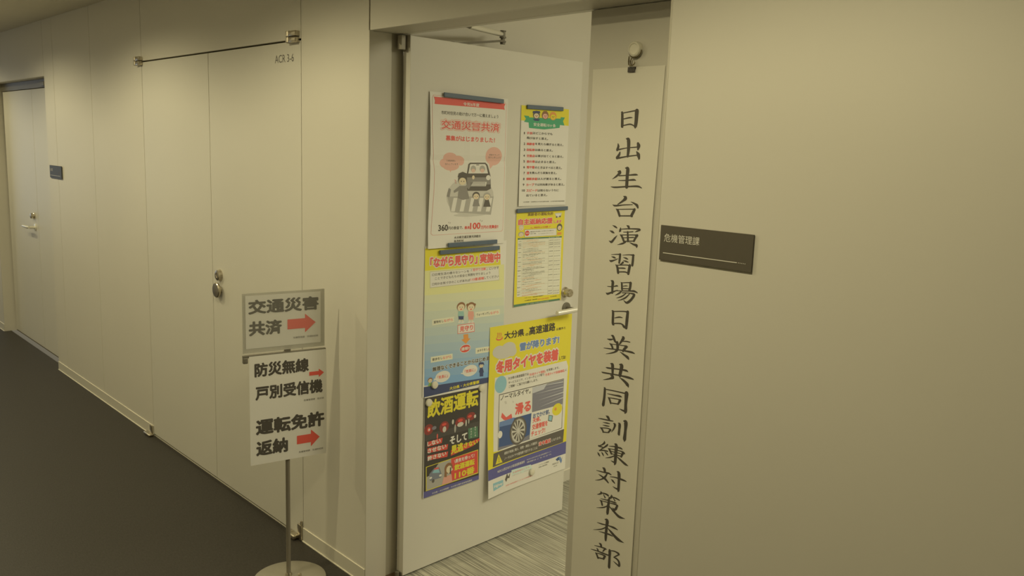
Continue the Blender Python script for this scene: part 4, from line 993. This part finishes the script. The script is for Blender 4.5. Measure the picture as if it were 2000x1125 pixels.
# ================================================================ posters on the open door
def q(n): return Vector((HX, HY, 0))+Matrix.Rotation(ANG, 3, 'Z') @ Vector(n)
NG = 28
def poster(key, name, s0, z0, w, h, bend, label, lift=.0012):
    r = empty(name, q((s0, -lift, z0)), ANG, label=label, cat='poster')
    G = [[bend(i/NG, j/NG) for i in range(NG+1)] for j in range(NG+1)]
    def f(x, y, o):       # bilinear between the vertices of the sheet, so that the print lies on it
        gx = min(max(x/w*NG, 0), NG-1e-6); gy = min(max(y/h*NG, 0), NG-1e-6); i, j = int(gx), int(gy); u, v = gx-i, gy-j
        b = (G[j][i]*(1-u)+G[j][i+1]*u)*(1-v)+(G[j+1][i]*(1-u)+G[j+1][i+1]*u)*v
        return (x/1000, -(b/1000+o), -y/1000)
    obj('sheet', sheet_bm(w, h, f, NG, NG), M_PAPER, r)
    pr = Print(w, h, f, n=NG); tx = Print(w, h, f)
    for e in POSTERS[key]:
        if e[0] == 'T': tx.text(e[1], *e[2:6], e[6].replace('sky', 'gr') if key == 'watch' else e[6], e[7], e[8], e[9] if len(e) > 9 else 0)
        else:
            c = e[2] if e[0] == 'P' else e[5]
            if key == 'watch' and c.startswith('sky'): c = 'gr'+c[3:]
            if e[0] == 'P': pr.poly(list(zip(e[1][::2], e[1][1::2])), c, e[3])
            else: pr.ell(*e[1:5], c, e[6])
    pr.done('picture', r); tx.done('lettering', r); return r
sm = lambda t: max(0., t)**2
poster('watch', 'watch_poster', .083, 1.3275, 440, 599, lambda u, v: .4+1.5*sm(1-u*4)*math.sin(v*3.1), 'yellow to blue neighbourhood watch poster with two small children, below the red traffic insurance poster')
poster('insurance', 'insurance_poster', .090, 1.905, 412, 588, lambda u, v: 3.0+(v-.05)*2*(1 if v > .05 else 0)+11*sm(1-u*2.2)*math.sin(min(1, v*1.15)*3.14)+10*sm(v-.62)*sm(1-u)*4-3.2*math.exp(-((v-.43)/.025)**2)+2.2*math.exp(-((u-.5)/.04)**2)*(v < .8), 'white poster with red border, red title and grey bus drawing on the open door')
poster('rules', 'rules_poster', .583, 1.8855, 303, 417, lambda u, v: .3+4*sm(v-.5)+4*sm(1-u*3)*v, 'white list poster with yellow top and green ribbon, upper right on the open door')
poster('support', 'support_poster', .576, 1.4525, 310, 415, lambda u, v: .3+3*sm(1-u*4)*v, 'yellow table poster with big red title, between the list poster and the lock')
poster('tyres', 'tyre_poster', .440, .967, 527, 752, lambda u, v: 2.2+24*sm(1-u*1.8)*sm(v-.15)*1.2+5*sm(1-u*3)*math.sin(v*9)*.5+6*math.sin(3.14*u)*sm(v-.05)*.6+10*sm(v-.75)*4*sm(u-.6), 'large yellow winter tyre poster with car wheel photo, lower right below the lever')
poster('drink', 'drink_driving_poster', .093, .7295, 308, 421, lambda u, v: 1.2+.8*sm(v-.6), 'black poster with yellow title and red lights, lowest on the left of the open door', lift=.003)

def bar_magnet(s0, s1, z0, z1, label, n=.004):
    r = empty('bar_magnet', q((s0, -n, z0)), ANG, label=label, cat='magnet', group='slate blue bar magnets on the open door')
    L = s1-s0; bm = add_box(newbm(), 0, L, -.007, 0, -.0085, .0085, .0022, 3)
    for v in bm.verts: v.co.z += (z1-z0)*v.co.x/L
    obj('bar', bm, M_SLATE, r)
    bm = add_box(newbm(), .004, L-.004, .0, .0016, -.007, .007)
    for v in bm.verts: v.co.z += (z1-z0)*v.co.x/L
    obj('magnet_strip', bm, M_BLACK, r); return r
bar_magnet(.152, .468, 1.897, 1.892, 'slate bar magnet on top of the red bordered poster', .0095)
bar_magnet(.612, .838, 1.880, 1.883, 'short slate bar magnet on top of the green ribbon list poster', .004)
bar_magnet(.186, .452, 1.327, 1.328, 'slate bar magnet at the foot of the red bordered poster', .0135)
bar_magnet(.150, .474, 1.300, 1.300, 'slate bar magnet over the title of the yellow to blue poster', .007)
bar_magnet(.572, .896, 1.449, 1.454, 'slate bar magnet on top of the yellow table poster', .0045)
def dot(s, z, n, label):
    r = empty('round_magnet', q((s, -n, z)), ANG, label=label, cat='magnet', group='round white magnets on the open door')
    obj('cap', add_lathe(newbm(), [(.0155, 0), (.0158, -.004), (.014, -.0075), (.009, -.009), (.001, -.0093)], (0, 0, 0), 'y', 28), M_PLASTIC, r, smooth=True)
    obj('magnet_disc', add_lathe(newbm(), [(.012, .001), (.012, 0)], (0, 0, 0), 'y', 24), M_BLACK, r)
dot(.141, .772, .0045, 'round white magnet at the foot of the yellow to blue poster')
dot(.112, .705, .0055, 'round white magnet on the upper left corner of the black poster')
dot(.398, .714, .0055, 'round white magnet on the upper right corner of the black poster')
dot(.727, .262, .010, 'round white magnet on the bottom edge of the tyre poster')

# ================================================================ banner, hook and clip
bn = empty('paper_banner', (-1.5, YL, 0), label='long white paper banner with seventeen black brush characters', cat='banner')
BX0, BX1, BZ0, BZ1 = -.167, .092, 1.934, .30
def bf(x, y, o):       # mm from the upper left corner
    v = y/((BZ0-BZ1)*1000); return (BX0+x/1000+.012*v*(1-x/254)-(x/254)*.0105*min(1, v*4), -(.0018+.0015*math.sin(v*5)**2+o+.008*sm(v-.8)*5*sm(1-abs(x/254-.5)*1.2)), BZ0-y/1000)
obj('sheet', sheet_bm(254, (BZ0-BZ1)*1000, bf, 8, 40), M_BANNER, bn)
def brush(strokes):
    """tapered brush strokes (x, z, width in 0.1 mm) as flat print on the sheet"""
    bm = newbm(); k = 0
    for st in strokes:
        pts = [(st[i]/1e4, st[i+1]/1e4, st[i+2]/1e4) for i in range(0, len(st), 3)]
        # smooth the centre line
        P = []
        for i in range(len(pts)-1):
            p0 = pts[max(0, i-1)]; p1 = pts[i]; p2 = pts[i+1]; p3 = pts[min(len(pts)-1, i+2)]
            for t in range(6):
                t = t/6; P.append(tuple(.5*((2*b)+(-a+c)*t+(2*a-5*b+4*c-d)*t*t+(-a+3*b-3*c+d)*t**3) if (j < 2) else b+(c-b)*(t*t*(3-2*t)) for j, (a, b, c, d) in enumerate(zip(p0, p1, p2, p3))))
        P.append(pts[-1]); k += 1; n = len(P)
        yy = lambda z: -bf(127, (BZ0-z)*1000, .0005+.00003*(k % 12))[1]
        L = []; Rr = []
        for i, (x, z, w) in enumerate(P):
            a = P[max(0, i-1)]; b = P[min(n-1, i+1)]; dx, dz = b[0]-a[0], b[1]-a[1]; l = math.hypot(dx, dz) or 1
            nx, nz = -dz/l*w/2, dx/l*w/2
            L.append(bm.verts.new((x+nx, -yy(z), z+nz))); Rr.append(bm.verts.new((x-nx, -yy(z), z-nz)))
        for i in range(n-1): bm.faces.new((L[i], L[i+1], Rr[i+1], Rr[i]))
        for (x, z, w), sgn in ((P[0], 0), (P[-1], 1)):
            if w > .0012: bm.faces.new([bm.verts.new((x+math.cos(a*math.pi/6)*w*.5, -yy(z)-.00001, z+math.sin(a*math.pi/6)*w*.5)) for a in range(12)])
    for f in bm.faces:
        f.normal_update()
        if f.normal.y > 0: f.normal_flip()
    return bm
for ch, st in BRUSH: obj('brush_character', brush(st), ink('k'), bn)
hk = empty('magnet_hook', (-1.513, YL, 1.980), label='round white magnet hook above the paper banner', cat='hook')
obj('magnet_body', add_lathe(newbm(), [(.0205, 0), (.021, -.003), (.021, -.010), (.019, -.0145), (.015, -.016), (.0135, -.0142), (.001, -.0137)], (0, 0, 0), 'y', 36), M_PLASTIC, hk, smooth=True)
g = newbm(); R2 = .0225
add_tube(g, [(R2*math.cos(a), -.008, R2*math.sin(a)) for a in [math.radians(-175+i*13) for i in range(14)]], .0014, 8)
add_tube(g, [(-.019, -.009, -.018), (-.016, -.014, -.032), (-.011, -.019, -.041), (-.002, -.021, -.044), (.006, -.019, -.042), (.008, -.016, -.036)], .0016, 8)
add_tube(g, [(-.010, -.009, -.023), (-.010, -.013, -.033), (-.004, -.017, -.042)], .0013, 8)
obj('wire_hook', g, M_WIRE, hk, smooth=True)
cp = empty('binder_clip', (-1.524, YL-.005, 1.928), label='small black binder clip holding the top of the paper banner', cat='clip')
g = newbm(); vs = []
prof = [(-.0015, -.009), (-.0022, -.008), (-.0018, .0075), (.0042, .0075), (.0042, -.008), (.0036, -.009), (.0034, .0065), (-.0010, .0065)]
a = [g.verts.new((-.0145, y, z)) for y, z in prof]; b = [g.verts.new((.0145, y, z)) for y, z in prof]
for i in range(8): g.faces.new((a[i], a[(i+1) % 8], b[(i+1) % 8], b[i]))
g.faces.new(a[::-1]); g.faces.new(b); bmesh.ops.recalc_face_normals(g, faces=g.faces[:]); obj('clip_body', g, M_BLACK, cp)
for y in (-.004, .003):
    g = newbm(); add_tube(g, [(-.006, y, .006), (-.0045, y*1.5, .018), (-.004, y*1.9, .026), (0, y*2, .029), (.004, y*1.9, .026), (.0045, y*1.5, .018), (.006, y, .006)], .0010, 8); obj('wire_handle', g, M_CHROME, cp, smooth=True)
cp.scale = (.86, .86, .86)

# ================================================================ room signs
sg = empty('room_sign', (-1.2975, 0, 1.4395), label='dark room sign with white characters right of the doorway', cat='sign')
obj('plate', add_box(newbm(), 0, .2635, -.0058, -.002, 0, .0875, .0005), M_PLATE, sg)
obj('backing', add_box(newbm(), .002, .2615, -.002, 0, -.0035, .082), mat('sign_backing', (.45, .42, .33), .5), sg)
pr = Print(263.5, 87.5, lambda x, y, o: (x/1000, -.0058-o, .0875-y/1000)); pr.base = .0001
pr.text('危機管理課', 12.5, 20, 105, 20.5, 'white', 0, 1); pr.rect(11.5, 68, 213, 1.9, 'white', 1)
for i in range(5): pr.ell(229+i*4.3, 69, 1.1, 1.0, 'white', 1, 10)
pr.done('lettering', sg)
s2 = empty('far_room_sign', (-6.600, 0, 1.402), label='small dark room sign beside the far left door', cat='sign')
obj('plate', add_box(newbm(), 0, .272, -.009, -.004, 0, .0855, .0006), mat('sign_blue_grey', (.062, .066, .072), .5, spec=.3), s2)
obj('backing', add_box(newbm(), .004, .268, -.004, 0, -.005, .08), mat('sign_backing_far', (.30, .29, .25), .5), s2)
pr = Print(272, 85, lambda x, y, o: (x/1000, -.009-o, .0855-y/1000)); pr.base = .0001
pr.rect(14, 67, 225, 2.2, 'g3', 1); pr.text('会議室', 14, 20, 62, 20, 'g2', 0, 1); pr.rect(205, 40, 26, 16, 'blk', 1); pr.done('lettering', s2)

# ================================================================ guide stand with the arrow notices
TH = 1.407; SO = Vector((-2.8641, -.3505, 0)); SD = Vector((math.cos(TH), math.sin(TH), 0)); CEN = SO+SD*.1465
st = empty('sign_stand', CEN, TH, label='floor stand with round silver base and thin pole carrying the arrow notices', cat='stand')
obj('base', add_lathe(newbm(), [(.138, 0), (.140, .003), (.139, .007), (.134, .0095), (.030, .0125), (.001, .0128)], (0, 0, 0), 'z', 64), M_DISC, st, smooth=True)
g = newbm(); add_lathe(g, [(.0085, .012), (.0085, .62), (.0075, .621), (.0075, .918)], (0, .014, 0), 'z', 20); obj('pole', g, M_STAND, st, smooth=True)
g = newbm(); add_lathe(g, [(.014, .012), (.014, .016), (.010, .024)], (0, .014, 0), 'z', 24); add_lathe(g, [(.0065, .012), (.0065, .020), (.003, .022)], (.036, -.012, 0), 'z', 12); obj('pole_collar', g, M_CHROME, st, smooth=True)
g = newbm(); add_box(g, -.170, .148, -.004, .008, .912, .922, .0015); add_box(g, -.170, -.152, -.006, .008, .892, .914, .003); add_lathe(g, [(.0045, -.008), (.0045, .0)], (-.160, 0, .900), 'y', 14); obj('clip_bar', g, M_STEEL, st)
g = newbm(); add_box(g, -.012, .012, .006, .022, .895, .921, .002); obj('pole_head', g, M_STAND, st)
def arrow(p, x0, xh, x1, yc, s, h, parent):
    ar = Print(p.w, p.h, p.f); ar.poly([(x0, yc-s/2), (xh, yc-s/2), (xh, yc-h/2), (x1, yc), (xh, yc+h/2), (xh, yc+s/2), (x0, yc+s/2)], 'arr', 2); ar.done('red_arrow', parent)
INK['arr'] = (.80, .13, .10)
Rm = Matrix.Rotation(TH, 3, 'Z')
def line(p, *k):
    q_ = Print(p.w, p.h, p.f); q_.text(*k); q_.done('lettering', p.par)
lo = empty('arrow_notice', CEN+Rm @ Vector((-.1485, -.0052, .918)), TH, label='tall white paper with two red arrows hanging from the floor stand', cat='notice')
fl = lambda x, y, o: (x/1000+.006*(y/420)*0, -(1.2*math.sin(y/420*3.1)*(x/297)/1000*3+o), -y/1000)
obj('sheet', sheet_bm(297, 420, fl, 8, 12), M_PAPER, lo)
pr = Print(297, 420, fl); pr.par = lo
line(pr, '防災無線', 19, 27, 208, 54, 'k', .042, 2); arrow(pr, 228, 266, 287, 91, 15, 33, lo); line(pr, '戸別受信機', 21, 115, 260, 55, 'k', .042, 2); line(pr, '危機管理課　防災係', 206, 189, 80, 7.5, 'dk', 0, 2)
line(pr, '運転免許', 21, 244, 267, 62, 'k', .044, 2); line(pr, '返納', 21, 328, 122, 60, 'k', .044, 2); arrow(pr, 178, 234, 269, 348, 34, 68, lo); line(pr, '危機管理課　交通防犯係', 186, 394, 98, 7.5, 'dk', 0, 2)

up = empty('upper_arrow_notice', CEN+Rm @ Vector((-.169, 0, 1.153)), TH, label='white notice with one red arrow in a clear sleeve on top of the floor stand', cat='notice')
fu = lambda x, y, o: (.011+x/1000, -(.0002+o), -.009-y/1000)
obj('sheet', sheet_bm(286, 198, fu, 4, 4), M_PAPER, up)
pr = Print(286, 198, fu); pr.par = up
line(pr, '交通災害', 10, 16, 268, 54, 'k', .0425, 2); line(pr, '共済', 11, 95, 124, 56, 'k', .044, 2); arrow(pr, 156, 224, 266, 118, 38, 72, up); line(pr, '危機管理課　交通防犯係', 178, 167, 98, 7.5, 'dk', 0, 2)
g = newbm(); add_box(g, 0, .312, -.0030, -.0018, -.222, 0); obj('front_cover', g, M_CLEAR, up)
g = newbm(); add_box(g, 0, .312, .0012, .0024, -.222, 0); add_box(g, 0, .312, -.0018, .0012, -.222, -.2195); add_box(g, 0, .002, -.0018, .0012, -.222, 0); add_box(g, .310, .312, -.0018, .0012, -.222, 0); obj('back_cover', g, mat('sleeve_edge', (.62, .60, .53), .3, alpha=.75), up)
g = newbm(); add_box(g, .158, .180, .0024, .016, -.2305, -.10, .001); obj('bracket', g, M_STAND, up)
